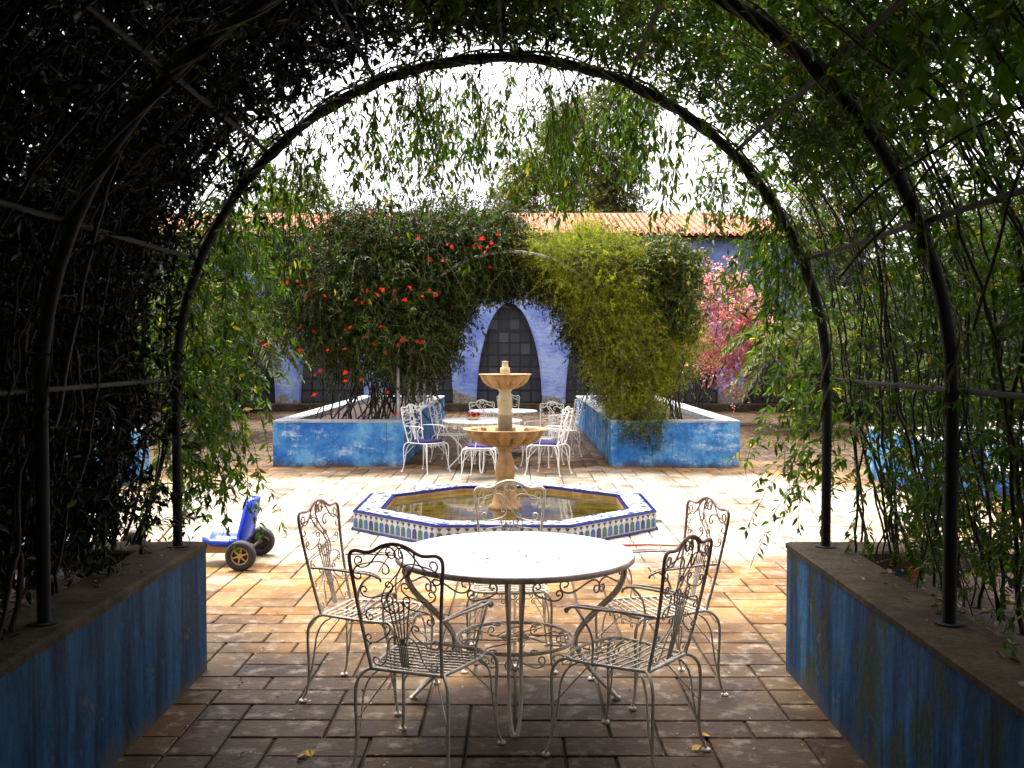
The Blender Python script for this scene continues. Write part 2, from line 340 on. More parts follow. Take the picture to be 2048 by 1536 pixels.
# ------------------------------------------------------------------ planters
def planter(x0, x1, y0, y1, near, label, th=.28, h=.70, ends=(1, 1)):
    r = empty('planter', ((x0 + x1)/2, (y0 + y1)/2, 0)); tag(r, label, 'planter', 'blue planters round the court')
    cx, cy = (x0 + x1)/2, (y0 + y1)/2; a, b = (x1 - x0)/2, (y1 - y0)/2
    def wobble_wall(nx_, mb, p0, p1, z0, z1, nrm):
        pass
    mb = MB(); hb = h - .035
    mb.box(-a, -a + th, -b, b, 0, hb); mb.box(a - th, a, -b, b, 0, hb)
    mb.box(-a + th, a - th, -b, -b + th, 0, hb - .001); mb.box(-a + th, a - th, b - th, b, 0, hb - .001)
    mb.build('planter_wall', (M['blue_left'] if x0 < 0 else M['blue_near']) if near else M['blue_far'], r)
    e = .006; cb = MB(); z0, z1 = hb, h
    # coping ring with a slightly ragged lip
    def ring(off, z, seg):
        xs = []
        A, B = a + off, b + off
        for (p, q) in (((-A,-B),(A,-B)),((A,-B),(A,B)),((A,B),(-A,B)),((-A,B),(-A,-B))):
            for k in range(seg): t = k/seg; xs.append((p[0]+(q[0]-p[0])*t, p[1]+(q[1]-p[1])*t, z))
        return xs
    seg = 24; n = seg * 4
    o0 = ring(e, z0, seg); o1 = [(x, y, z - abs(random.gauss(0, .003))) for x, y, z in ring(e, z1 - .008, seg)]
    o2 = [(x, y, z + random.gauss(0, .0015)) for x, y, z in ring(-.014, z1, seg)]
    i2 = ring(-th + .014, z1, seg); i1 = ring(-th - .004, z1 - .01, seg); i0 = ring(-th - .004, z0 - .06, seg)
    V = o0 + o1 + o2 + i2 + i1 + i0; F = []
    for L_ in range(5):
        for k in range(n): F.append((L_*n+k, L_*n+(k+1)%n, (L_+1)*n+(k+1)%n, (L_+1)*n+k))
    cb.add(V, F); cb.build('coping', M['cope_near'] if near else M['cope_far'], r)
    sb = MB(); gx, gy = 14, 40; V = []; F = []
    for j in range(gy + 1):
        for i in range(gx + 1): V.append((-a+th-.01+(2*a-2*th+.02)*i/gx, -b+th-.01+(2*b-2*th+.02)*j/gy, h - .10 + random.gauss(0, .015)))
    for j in range(gy):
        for i in range(gx): F.append((j*(gx+1)+i, j*(gx+1)+i+1, (j+1)*(gx+1)+i+1, (j+1)*(gx+1)+i))
    sb.add(V, F, 0, True); sb.build('soil', M['soil'], r)
    return r
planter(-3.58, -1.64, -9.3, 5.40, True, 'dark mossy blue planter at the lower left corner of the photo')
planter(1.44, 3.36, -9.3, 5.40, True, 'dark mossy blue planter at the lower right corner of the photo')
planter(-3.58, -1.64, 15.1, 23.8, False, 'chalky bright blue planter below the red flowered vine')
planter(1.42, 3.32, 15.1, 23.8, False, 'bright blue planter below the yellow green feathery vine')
planter(4.75, 12.5, 11.85, 13.8, False, 'low blue planter seen through stems at the right edge')
planter(-12.7, -4.95, 11.85, 13.8, False, 'low blue planter hidden in dark foliage at far left')

# ------------------------------------------------------------------ pergolas
CX, RR, ZS = -.07, 1.67, 1.53
def arch_pts(y):
    P = [(CX - RR, y, .70), (CX - RR, y, 1.1)]
    for k in range(33): a = math.pi * (1 - k/32); P.append((CX + RR*math.cos(a), y, ZS + RR*math.sin(a)))
    return P + [(CX + RR, y, 1.1), (CX + RR, y, .70)]
def pergola(ys, mat, label, pr=.025):
    r = empty('pergola', (CX, (ys[0]+ys[-1])/2, 0)); tag(r, label, 'pergola'); oy = (ys[0]+ys[-1])/2
    for y in ys:
        mb = MB(); mb.tube([(p[0]-CX, p[1]-oy, p[2]) for p in arch_pts(y)], pr, 10)
        for sx in (-1, 1): mb.tube([(sx*RR, y-oy, .70), (sx*RR, y-oy, .706)], .055, 10)
        mb.build('arch_hoop', mat, r)
    for k in range(9):
        a = math.pi * k/8; rr = RR + .022 + .012
        x, z = rr*math.cos(a), ZS + rr*math.sin(a)
        if k in (0, 8): z = ZS + .03
        mb = MB(); mb.tube([(x, ys[0]-.12-oy, z), (x, oy-oy+.0, z-.006), (x, ys[-1]+.12-oy, z)], .011, 7); mb.build('rail', mat, r)
    return r
pergola([-8.25, -6.75, -5.25, -3.75, -2.25, -.75, .75, 2.25, 3.75, 5.25], M['pipe'], 'dark steel tunnel pergola arching over the near table')  # tunnel is extended unseen behind the camera to keep light out
pergola([15.25 + 1.5*k for k in range(6)], M['pipe_pale'], 'pale pipe tunnel pergola over the far tables, before the building')

# ------------------------------------------------------------------ building
B = empty('arcade_building', (-.17, 30.2, 0)); tag(B, 'lavender blue arcade building with pointed arches and tiled roof', 'building')
PITCH = 2.625; BC = -.17
prof = [(0, .97), (.5, .96), (.9, .935), (1.3, .895), (1.66, .835), (1.95, .77), (2.19, .70), (2.42, .62), (2.62, .54), (2.8, .45), (2.96, .34), (3.08, .22), (3.15, .11), (3.18, 0)]
mb = MB(); D = .34; WT = 5.1; K = range(-6, 4); xl, xr = -6.5*PITCH, 3.5*PITCH
for k in K:
    c = k * PITCH
    for s in (-1, 1):
        for i in range(len(prof) - 1):
            (z0, w0), (z1, w1) = prof[i], prof[i+1]
            e = c + s*PITCH/2
            f = (0, 1, 2, 3) if s < 0 else (3, 2, 1, 0)
            mb.add([(e, 0, z0), (c + s*w0, 0, z0), (c + s*w1, 0, z1), (e, 0, z1)], [f])
            mb.add([(e, D, z0), (c + s*w0, D, z0), (c + s*w1, D, z1), (e, D, z1)], [f[::-1]])
            mb.add([(c + s*w0, 0, z0), (c + s*w0, D, z0), (c + s*w1, D, z1), (c + s*w1, 0, z1)], [(0, 1, 2, 3) if s < 0 else (3, 2, 1, 0)])
    mb.add([(c - PITCH/2, 0, 3.18), (c + PITCH/2, 0, 3.18), (c + PITCH/2, 0, WT), (c - PITCH/2, 0, WT)], [(0, 1, 2, 3)])
mb.box(xl - .3, xl, 0, 8, 0, WT); mb.box(xr, xr + 1.2, -.0, 8, 0, WT); mb.box(xl, xr, 7.7, 8, 0, WT)
mb.build('wall', M['plaster'], B)
mb = MB(); mb.box(xl - .3, xr + 1.24, -.07, -.003, 3.58, 3.66); mb.build('cornice', M['cope_far'], B)
mb = MB()
for k in K:   # raised plaster rim along each opening
    c = k*PITCH
    for s in (-1, 1): mb.tube([(c + s*(w_ + .02), -.012, z) for z, w_ in prof], .02, 5)
mb.build('arch_moulding', M['plaster'], B)
npane = 0; panes = {}
pm = bpy.data.meshes.new('pane'); q = MB(); q.box(-.148, .148, -.006, .006, -.165, .165); pm.from_pydata(q.v, [], q.f); pm.materials.append(M['glass'])
def hw(z):
    for (z0, w0), (z1, w1) in zip(prof, prof[1:]):
        if z0 <= z <= z1: return w0 + (w1 - w0)*(z - z0)/(z1 - z0)
    return 0
for k in K:
    c = k*PITCH; win = MB()
    for i in range(7): x = -.96 + .32*i; win.box(c+x-.024, c+x+.024, D+.02, D+.05, .2, 3.3)
    for j in range(10): z = .22 + .355*j; t = .05 if j == 6 else .018; win.box(c-1.05, c+1.05, D+.015, D+.055, z-t, z+t)
    wo = win.build('window_frame', M['bar'], B)
    if k < -3: 
        g = MB(); g.box(c-1.05, c+1.05, D+.03, D+.04, .2, 3.3); g.build('glazing', M['glass'], wo); continue
    for i in range(6):
        for j in range(9):
            x = -.8 + .32*i; z = .22 + .355*(j + .5)
            if max(0, abs(x) - .16) > hw(max(0, z - .17)): continue
            if k == -3 and j > 5: continue
            o = bpy.data.objects.new('pane', pm); o.location = (c + x, D + .035 + .001*((i+j) % 3), z); o.rotation_euler = (random.gauss(0, .01), 0, random.gauss(0, .012)); link(o, wo); npane += 1
bk = MB(); bk.box(xl, xr, D + .4, D + .45, 0, WT); bk.build('inner_wall', plain('dim_interior', (.05, .05, .055), .9), B)
# roof: barrel tiles over a boarded slope, hipped at the right end
RD, RH = 4.2, 1.12; eave_y, eave_z = -.45, WT - .02; RX0, RX1 = xl - .6, xr + 1.7; HIP = 4.6
mb = MB(); rp = (eave_y + RD, eave_z + RH)
mb.add([(RX0, eave_y, eave_z), (RX1, eave_y, eave_z), (RX1 - HIP, rp[0], rp[1]), (RX0, rp[0], rp[1])], [(0, 1, 2, 3)])
mb.add([(RX1, eave_y, eave_z), (RX1, eave_y + 2*RD, eave_z), (RX1 - HIP, rp[0], rp[1])], [(0, 1, 2)])
mb.add([(RX1, eave_y + 2*RD, eave_z), (RX0, eave_y + 2*RD, eave_z), (RX0, rp[0], rp[1]), (RX1 - HIP, rp[0], rp[1])], [(0, 1, 2, 3)])
mb.add([(RX0, eave_y, eave_z - .06), (RX1, eave_y, eave_z - .06), (RX1, eave_y + 2*RD, eave_z - .06), (RX0, eave_y + 2*RD, eave_z - .06)], [(0, 1, 2, 3)])
roof = mb.build('roof', M['terracotta'], B)
sl = math.hypot(RD, RH); sa = math.atan2(RH, RD); TW, TL = .20, .44; nc = 10
tm = MB(); V = []; 
for j, (yy, zz, r0) in enumerate(((0, 0, .088), (TL + .03, .0, .074))):
    for k in range(7): a = math.pi*k/6; V.append((r0*math.cos(a), yy, zz + r0*math.sin(a)*.85))
tm.add(V, [(k, k+1, k+8, k+7) for k in range(6)] + [tuple(range(6, -1, -1))], 0, False)
tme = bpy.data.meshes.new('roof_tile'); tme.from_pydata(tm.v, [], tm.f); tme.materials.append(M['terracotta'])
TV = np.array(tm.v); rt = []; i = 0
x = RX0 + .1
while x < RX1:
    for j in range(nc):
        d = j*sl/nc; yy = eave_y + d*math.cos(sa) - .02; lim = RX1 - HIP*(d + .4)/sl
        if x < lim: rt.append((x, yy, eave_z + d*math.sin(sa) + .02))
    x += TW
def vis(p):   # the stretches of roof the foliage leaves open
    X = p[0] + BC; return (0 <= X < 5.2) or (-7.9 < X < -5.9)
sel = sorted([p for p in rt if vis(p)], key=lambda p: -p[2])[:298]; ss = set(sel)
for p in sel:
    o = bpy.data.objects.new('roof_tile', tme); o.location = p; o.rotation_euler = (sa + .02, random.gauss(0, .02), random.gauss(0, .015)); link(o, roof)
rest = np.array([p for p in rt if p not in ss]); ca, sa_ = math.cos(sa + .02), math.sin(sa + .02)
TR = np.stack([TV[:, 0], TV[:, 1]*ca - TV[:, 2]*sa_, TV[:, 1]*sa_ + TV[:, 2]*ca], 1)
VV = (rest[:, None] + TR[None]).reshape(-1, 3); FF = np.array([(k, k+1, k+8, k+7) for k in range(6)])
o = big('roof_tiles', VV, (np.arange(len(rest))[:, None, None]*len(TV) + FF[None]).reshape(-1, 4), M['terracotta'], roof); o['kind'] = 'stuff'
mb = MB(); mb.tube([(RX0, rp[0], rp[1]+.03), (RX1 - HIP, rp[0], rp[1]+.02)], .08, 8); mb.tube([(RX1 - HIP, rp[0], rp[1]+.04), (RX1, eave_y, eave_z + .04)], .10, 8); mb.build('ridge_cap', M['terracotta'], roof)
st = MB(); st.box(-17.5, 10.4, 29.45, 30.6, 0, .20); tag(st.build('step', M['cope_near']), kind='structure')

# neighbouring house behind the right hand foliage
pass
Hs = empty('house', (20, 36, 0)); tag(Hs, 'pink rendered house far off behind the right stems', 'house')
mb = MB(); mb.box(-5, 5, 0, 7, 0, 4.4); mb.build('wall', plain('pink_render', (.5, .33, .28), .8), Hs)
mb = MB(); mb.add([(-5.4,-.4,4.4),(5.4,-.4,4.4),(5.4,7.4,4.4),(-5.4,7.4,4.4),(-3,3.5,6.2),(3,3.5,6.2)], [(0,1,5,4),(1,2,5),(2,3,4,5),(3,0,4),(3,2,1,0)]); mb.build('roof', M['terracotta'], Hs)
for x in (-3, 0, 3):
    q = MB(); q.box(x-.55, x+.55, -.06, .02, 1.2, 2.7); wo = q.build('window', M['cope_far'], Hs); q = MB(); q.box(x-.45, x+.45, -.075, -.062, 1.3, 2.6); q.build('pane', M['glass'], wo)

# ------------------------------------------------------------------ fountain
FX, FY = -.10, 10.3
F = empty('fountain', (FX, FY, 0)); tag(F, 'two tiered carved stone fountain in an octagonal tiled pool', 'fountain')
def octo(r, z):  # r = apothem
    q = r / math.cos(math.pi/8); return [(q*math.cos(R_(22.5 + 45*k)), q*math.sin(R_(22.5 + 45*k)), z) for k in range(8)]
AO, AI, HB = 1.44, 1.17, .20
def ringfaces(mb, rings, mat=0):
    b = sum(rings, []); fs = []
    for l_ in range(len(rings) - 1):
        for k in range(8): fs.append((l_*8+k, l_*8+(k+1)%8, (l_+1)*8+(k+1)%8, (l_+1)*8+k))
    mb.add(b, fs, mat)
mb = MB(); ringfaces(mb, [octo(AO, 0), octo(AO, HB - .02)], 0); ringfaces(mb, [octo(AO + .006, HB - .02), octo(AO + .006, HB - .004)], 1)
ringfaces(mb, [octo(AO + .006, HB - .004), octo(AO - .035, HB)], 1); ringfaces(mb, [octo(AO - .035, HB), octo(AI + .03, HB)], 2)
ringfaces(mb, [octo(AI + .03, HB), octo(AI, HB - .003)], 1); ringfaces(mb, [octo(AI, HB - .003), octo(AI, HB - .028)], 1); ringfaces(mb, [octo(AI, HB - .028), octo(AI, 0.02)], 3)
mb.add(octo(AI + .001, .03), [tuple(range(8))], 3)
ringfaces(mb, [octo(AO + .02, 0.014), octo(AO + .02, .032), octo(AO, .034)], 1)
mb.build('pool_rim', [M['g_white'], M['g_navy'], M['ledge'], M['stone']], F)
mb = MB(); mb.add(octo(AI - .0005, HB - .065), [tuple(range(8))]); mb.build('water', M['water'], F)
# glazed slips round the outside: arched pickets with little dark diamonds over them
side = 2*AO*math.tan(math.pi/8); NP = 15; pw = side/NP*.72
def slip(wd, z0, z1):
    vs = []; a = wd/2; pts = [(-a, z0), (a, z0), (a, z1 - a)] + [(a*math.cos(R_(t)), z1 - a + a*math.sin(R_(t))) for t in (45, 90, 135)] + [(-a, z1 - a)]
    n = len(pts); v = [(x, 0, z) for x, z in pts] + [(x*.93, -.004, z) for x, z in pts]
    return v, [tuple(range(n, 2*n))] + [(k, (k+1)%n, n+(k+1)%n, n+k) for k in range(n)]
sm = {}
for nm in ('g_green', 'g_blue', 'g_navy', 'g_sky'):
    me = bpy.data.meshes.new('tile'); v, f = slip(pw, .045, .133); me.from_pydata(v, [], f); me.materials.append(M[nm]); sm[nm] = me
dm = bpy.data.meshes.new('tile'); a = pw*.42
dm.from_pydata([(-a, 0, .172), (a, 0, .172), (0, 0, .140), (-a*.8, -.004, .170), (a*.8, -.004, .170), (0, -.004, .145)], [], [(3, 5, 4), (0, 3, 4, 1), (1, 4, 5, 2), (2, 5, 3, 0)]); dm.materials.append(M['g_black'])
seq = ['g_green', 'g_sky', 'g_navy', 'g_green', 'g_blue', 'g_navy', 'g_green', 'g_sky']
for e in range(8):
    an = R_(45*e - 90); ux, uy = -math.sin(an), math.cos(an); ox, oy = math.cos(an), math.sin(an)
    if oy > .8: continue
    for k in range(NP):
        t = (k + .5)/NP*side - side/2
        for me in (sm[seq[(k + e) % 8]], dm):
            if me is dm and oy > .1: continue
            o = bpy.data.objects.new('tile', me); o.location = ((AO + .001)*ox + ux*t, (AO + .001)*oy + uy*t, 0); o.rotation_euler = (0, 0, an + math.pi/2); link(o, F)
mb = MB(); mb.lathe([(.0, .12), (.17, .12), (.17, .16), (.135, .18), (.12, .24), (.105, .30), (.098, .34), (.112, .355), (.112, .375), (.085, .39), (.093, .44), (.10, .50), (.094, .58), (.07, .66), (.062, .70), (.075, .735), (.11, .755)], 40)
mb.build('pedestal', M['stone'], F)
def bowl(r, zb, zt, name, lobes):
    mb = MB(); h = zt - zb; pf = [(.001, zb - .004), (r*.28, zb), (r*.50, zb + h*.08), (r*.72, zb + h*.25), (r*.88, zb + h*.5), (r*.97, zb + h*.78), (r, zb + h*.93)]
    mb.lathe(pf, lobes*12, lobes=lobes, amp=.24); mb.lathe([(r, zb + h*.93), (r*1.02, zt - .006), (r*1.01, zt), (r*.93, zt), (r*.85, zb + h*.62), (r*.5, zb + h*.35), (.001, zb + h*.3)], lobes*12)
    return mb.build(name, M['stone'], F)
bowl(.415, .755, .935, 'lower_bowl', 14)
mb = MB(); mb.lathe([(.001, .80), (.072, .80), (.072, 1.06), (.082, 1.07), (.082, 1.09), (.066, 1.11), (.072, 1.16), (.075, 1.21), (.068, 1.27), (.058, 1.30), (.07, 1.325), (.10, 1.335)], 36); mb.build('shaft', M['stone_pale'], F)
bowl(.262, 1.33, 1.485, 'upper_bowl', 10)
mb = MB(); mb.lathe([(.001, 1.38), (.05, 1.38), (.05, 1.535), (.045, 1.55), (.032, 1.555), (.030, 1.60), (.034, 1.612), (.001, 1.615)], 20); mb.build('finial', M['stone_pale'], F)
for nm, z, r in (('bowl_water', .895, .37),):
    mb = MB(); mb.add([(r*math.cos(k*math.pi/16), r*math.sin(k*math.pi/16), z) for k in range(32)], [tuple(range(32))]); mb.build(nm, M['water'], F)
mb = MB(); V = []
mb.lathe([(.001, 0), (.045, .002), (.055, .02), (.045, .045), (.02, .058), (.001, .06)], 14, lobes=5, amp=.2); o = mb.build('stone_lump', M['stone_pale'])
o.location = (FX + .285, FY - .12, .905); o.scale = (1.2, .8, .9); tag(o, 'pale rounded lump of stone lying in the lower fountain bowl', 'stone')

# ------------------------------------------------------------------ wrought iron furniture
def scroll(p, q, kind='S', turns=1.15, flip=1, m=2.6, n=34):
    A = 2*math.pi*turns; pts = [np.zeros(2)]; ts = np.linspace(-1, 1, n)
    for i in range(1, n):
        t = (ts[i] + ts[i-1])/2; th = A*abs(t)**m * (math.copysign(1, t) if kind == 'C' else 1) * flip
        pts.append(pts[-1] + np.array([math.cos(th), math.sin(th)])*2/n)
    P = np.array(pts); p = np.array(p, float); q = np.array(q, float); a = P[-1] - P[0]; b = q - p
    la = np.hypot(*a); s = np.hypot(*b)/la; an = math.atan2(b[1], b[0]) - math.atan2(a[1], a[0]); c, d = math.cos(an)*s, math.sin(an)*s
    return [(p[0] + c*(x - P[0, 0]) - d*(y - P[0, 1]), p[1] + d*(x - P[0, 0]) + c*(y - P[0, 1])) for x, y in P]
def smooth(pts, it=2, closed=False):
    P = [Vector(p) for p in pts]
    for _ in range(it):
        Q = [] if closed else [P[0]]
        for i in range(len(P) if closed else len(P) - 1): a, b = P[i], P[(i+1) % len(P)]; Q += [a*.75 + b*.25, a*.25 + b*.75]
        if not closed: Q.append(P[-1])
        P = Q
    return P
SH = .415
def backp(u, v): return (u, -.18 - .10*(v/.5) - .012*math.sin(v/.5*math.pi), SH + v)
def make_chair(mat, hi=True):
    t = empty('garden_chair'); n = 8 if hi else 6; rr = .0075; rs = .0036 if hi else .0048; sg = 4
    mb = MB(); rim = [(-.155, -.18), (-.19, 0), (-.205, .14), (-.18, .20), (-.10, .225), (0, .232), (.10, .225), (.18, .20), (.205, .14), (.19, 0), (.155, -.18)]
    mb.tube(smooth([(x, y, SH) for x, y in rim], 1) + [Vector((-.155, -.18, SH))], rr, n); mb.build('seat_frame', mat, t)
    # seat slats run across
    for k in range(10):
        y = -.155 + .037*k; hwd = .158 + .045*(y + .155)/.30 if y < .14 else .195 - max(0, y - .14)*.5
        q = MB(); q.tube([(-hwd, y, SH - .002), (0, y, SH - .010), (hwd, y, SH - .002)], .0042 if hi else .0048, 5); q.build('slat', mat, t)
    q = MB(); q.tube([(0, -.18, SH - .012), (0, .23, SH - .012)], .004, 5)
    for k in range(5): q.tube([(a, 0.0, b) for a, b in [(0, 0)]]*0 or [(x, .228 - abs(x)*.12, SH - .03 - z) for x, z in [(s_[0], s_[1]) for s_ in scroll((-.16 + .08*k - .03, -.012), (-.16 + .08*k + .03, .012), 'S', 1.0, 1, 2.4, 18)]], rs*.85, sg, cap=False)
    q.build('seat_apron', mat, t)
    bf = [(-.155, 0), (-.168, .15), (-.188, .34), (-.203, .455), (-.198, .485), (-.175, .497), (-.135, .49), (-.10, .493), (-.055, .522), (0, .535), (.055, .522), (.10, .493), (.135, .49), (.175, .497), (.198, .485), (.203, .455), (.188, .34), (.168, .15), (.155, 0)]
    mb = MB(); mb.tube(smooth([backp(u, v) for u, v in bf], 2), rr, n); mb.build('back_frame', mat, t)
    q = MB()
    for i in range(-2, 3): q.tube([backp(i*.0075, .02), backp(i*.0085, .12), backp(i*.017, .22), backp(i*.024, .30)], rs, sg)
    for s in (-1, 1):
        for (p, r_, kd, tn, fl, m_) in [((.022, .50), (.155, .445), 'S', 1.1, 1, 2.3), ((.03, .36), (.150, .33), 'C', 1.15, 1, 2.6), ((.055, .43), (.165, .405), 'C', .95, -1, 2.6),
                                    ((.035, .30), (.135, .235), 'S', 1.1, -1, 2.4), ((.06, .19), (.145, .13), 'C', 1.1, 1, 2.5), ((.03, .135), (.115, .035), 'S', 1.05, 1, 2.4), ((.012, .30), (.025, .475), 'S', .8, s, 2.2)]:
            pts = scroll((p[0]*s, p[1]), (r_[0]*s, r_[1]), kd, tn, fl*s, m_, 30 if hi else 18)
            q.tube([backp(u, v) for u, v in pts], rs, sg, cap=False)
    q.build('scrollwork', mat, t)
    for s in (-1, 1):
        a = MB()
        out = [(s*.178, -.222, .645), (s*.215, -.12, .655), (s*.245, .02, .655), (s*.245, .12, .652), (s*.232, .172, .63), (s*.222, .168, .615)]
        inn = [(s*.178, -.222, .645), (s*.19, -.11, .652), (s*.205, .02, .652), (s*.208, .11, .652), (s*.215, .160, .635), (s*.222, .168, .615)]
        a.tube(smooth(out), .0058, 6); a.tube(smooth(inn), .0058, 6)
        a.tube(smooth([(s*.225, .13, .65), (s*.235, .07, .60), (s*.212, .04, .52), (s*.195, .06, SH)]), .0055, 6)
        a.build('armrest', mat, t)
        for fy, pts in ((1, [(s*.185, .17, SH), (s*.205, .215, SH - .008), (s*.222, .238, SH - .04), (s*.224, .243, .32), (s*.218, .236, .14), (s*.222, .243, .06), (s*.236, .262, .012)]),
                        (-1, [(s*.155, -.17, SH), (s*.178, -.198, SH - .006), (s*.198, -.222, SH - .035), (s*.204, -.23, .32), (s*.198, -.222, .14), (s*.203, -.23, .06), (s*.214, -.252, .012)])):
            l_ = MB(); l_.tube(smooth(pts), .0072, n)
            l_.tube(smooth([(pts[0][0]*.80, pts[0][1] - fy*.055, SH), (pts[2][0]*.92, pts[2][1] - fy*.035, SH - .05), (pts[4][0]*.98, pts[4][1] - fy*.02, .20), (pts[5][0], pts[5][1], .075)]), .0046, 6)
            ex, ey = pts[-1][0], pts[-1][1]; l_.lathe([(.001, .014), (.012, .014), (.019, .008), (.019, .0), (.001, .0)], 10, (ex, ey))
            l_.tube([(pts[4][0], pts[4][1], .22), (pts[4][0]*.45, pts[4][1]*.45, SH - .012)], .0034, 5)
            l_.build('leg', mat, t)
    return t
def make_table(mat, top):
    t = empty('round_table'); mb = MB(); R0 = .575; zt = .72; n = 64
    mb.lathe([(.001, zt), (R0 - .012, zt), (R0 - .003, zt - .003)], n, mat=0, smooth=False)
    mb.lathe([(R0 - .003, zt - .003), (R0 + .004, zt - .010), (R0 + .004, zt - .026), (R0 - .004, zt - .030), (R0 - .02, zt - .024), (.001, zt - .020)], n, mat=1)
    mb.build('tabletop', [top, mat], t)
    for k in range(4):
        a = R_(90*k); ca, sa_ = math.cos(a), math.sin(a); l_ = MB()
        for o in (-.028, .028):
            P = [(.53, .70), (.535, .62), (.50, .53), (.40, .44), (.315, .35), (.29, .29), (.31, .22), (.38, .13), (.45, .06), (.495, .012)]
            sp = [1.3, 1.3, 1.1, 1, 1, 1, 1, 1, .8, .4]
            l_.tube(smooth([(r*ca - o*s_*sa_, r*sa_ + o*s_*ca, z) for (r, z), s_ in zip(P, sp)]), .0085, 8)
        l_.lathe([(.001, .014), (.02, .012), (.02, 0), (.001, 0)], 10, (.495*ca, .495*sa_)); l_.build('leg', mat, t)
        q = MB(); c0 = R_(90*k + 45)
        for s in (-1, 1):
            for (p, r_, kd) in [((.015, -.055), (.20, -.04), 'S'), ((.22, -.075), (.33, -.035), 'C')]:
                pts = scroll((p[0]*s, p[1]), (r_[0]*s, r_[1]), kd, 1.15, s, 2.4, 30)
                q.tube([((R0 - .04)*math.cos(c0 + u/(R0 - .04)), (R0 - .04)*math.sin(c0 + u/(R0 - .04)), zt - .02 + v) for u, v in pts], .0042, 5, cap=False)
        q.build('apron_scroll', mat, t)
    q = MB(); q.tube([(.285*math.cos(2*math.pi*k/48), .285*math.sin(2*math.pi*k/48), .30) for k in range(48)], .009, 8, closed=True)
    q.build('lower_ring', mat, t); q = MB()
    for k in range(8):
        a = R_(45*k + 10); ca, sa_ = math.cos(a), math.sin(a)
        q.tube([(u*ca - v*sa_, u*sa_ + v*ca, .30) for u, v in scroll((.05, .0), (.25, .03), 'S', 1.1, 1, 2.4, 26)], .004, 5, cap=False)
        q.tube([(.285*math.cos(a + u/.285), .285*math.sin(a + u/.285), .255 + v) for u, v in scroll((-.075, .0), (.075, .0), 'S', 1.1, 1, 2.4, 26)], .004, 5, cap=False)
    q.build('ring_scroll', mat, t)
    return t
tab = make_table(M['iron'], M['enamel']); tab.location = (0, 4.94, TOP); tag(tab, 'round white garden table in the near pergola, rust red rim', 'table', 'round iron garden tables')
def place(o, x, y, azd, label, group, cat='chair'):
    o.location = (x, y, TOP); o.rotation_euler = (0, 0, -R_(azd)); tag(o, label, cat, group)
ch = make_chair(M['iron'])
near = [(-.37, 4.20, 20, 'scrolled iron armchair with its back to us, left of the near table front'),
        (.48, 4.27, -53, 'scrolled iron armchair angled left, in front right of the near table'),
        (-.72, 5.02, 108, 'scrolled iron armchair facing right at the left of the near table'),
        (.72, 5.10, -110, 'scrolled iron armchair facing left behind right side of the near table'),
        (-.03, 5.60, 180, 'scrolled iron armchair behind the near table, in front of the pool')]
for i, (x, y, a, lab) in enumerate(near):
    c = ch if i == 0 else copy_tree(ch); place(c, x, y, a, lab, 'iron armchairs round the near table')
M['iron_cream'] = plain('cream_iron', (.62, .57, .44), .45, 0, .3, 18)
for k in c.children:      # the chair by the pool keeps its cream paint
    k.material_slots[0].link = 'OBJECT'; k.material_slots[0].material = M['iron_cream']
t2 = make_table(M['iron_white'], M['enamel']); t2.location = (-.47, 14.75, TOP); tag(t2, 'white round table with a red flower bowl, behind the fountain', 'table', 'round iron garden tables')
t3 = copy_tree(t2); t3.location = (-.2, 17.1, TOP); t3['label'] = 'white round table farthest back between the far planters'
fc = make_chair(M['iron_white'], False)
far = [(-1.27, 14.45, 128, 'white chair with purple cushion by the corner of the left far planter', 1),
       (-1.0, 15.85, 112, 'white chair without cushion just behind the leftmost cushioned chair', 0),
       (-.42, 13.72, -75, 'white chair with purple cushion just left of the fountain pedestal', 1),
       (.47, 14.15, -66, 'white chair with purple cushion right of the fountain lower bowl', 1),
       (.42, 15.25, -150, 'white chair facing us behind the right cushioned chair', 0),
       (.78, 16.7, -105, 'white chair farthest right at the rear table by the planter wall', 0),
       (-.45, 15.75, 165, 'white chair behind the flower bowl table, facing us', 0),
       (-.12, 18.0, 180, 'white chair behind the rearmost table, nearest the building', 0),
       (5.42, 11.2, 205, 'white scrolled chair at the right photo edge before the low blue planter', 0)]
q = MB()
pr = [(-.16, -.165), (.16, -.165), (.195, .14), (.16, .195), (-.16, .195), (-.195, .14)]; pr = [(p.x, p.y) for p in smooth([(x, y, 0) for x, y in pr], 2, True)]; nn = len(pr)
V = [(x*.97, y*.97, 0) for x, y in pr] + [(x*1.02, y*1.02, .018) for x, y in pr] + [(x*.93, y*.93, .034) for x, y in pr] + [(x*.5, y*.5, .042) for x, y in pr] + [(0, 0, .040)]
Fq = [(l_*nn+k, l_*nn+(k+1)%nn, (l_+1)*nn+(k+1)%nn, (l_+1)*nn+k) for l_ in range(3) for k in range(nn)] + [(3*nn+k, 3*nn+(k+1)%nn, 4*nn) for k in range(nn)]
q.add(V, Fq, 0, True); cu = q.build('seat_cushion', M['purple']); first = True
cl = ['purple cushion on the chair by the left far planter corner', 'purple cushion on the chair just left of the fountain pedestal', 'purple cushion on the chair right of the fountain']; ci = 0
for i, (x, y, a, lab, hc) in enumerate(far):
    c = fc if i == 0 else copy_tree(fc); place(c, x, y, a, lab, 'white chairs round the far tables' if i < 8 else None)
    if i == 8 and 'group' in c: del c['group']
    if hc:
        k = cu if first else cu.copy()
        if not first: sc.collection.objects.link(k)
        first = False; k.location = (x, y, TOP + SH + .004); k.rotation_euler = (0, 0, -R_(a)); tag(k, cl[ci], 'cushion', 'purple seat cushions'); ci += 1
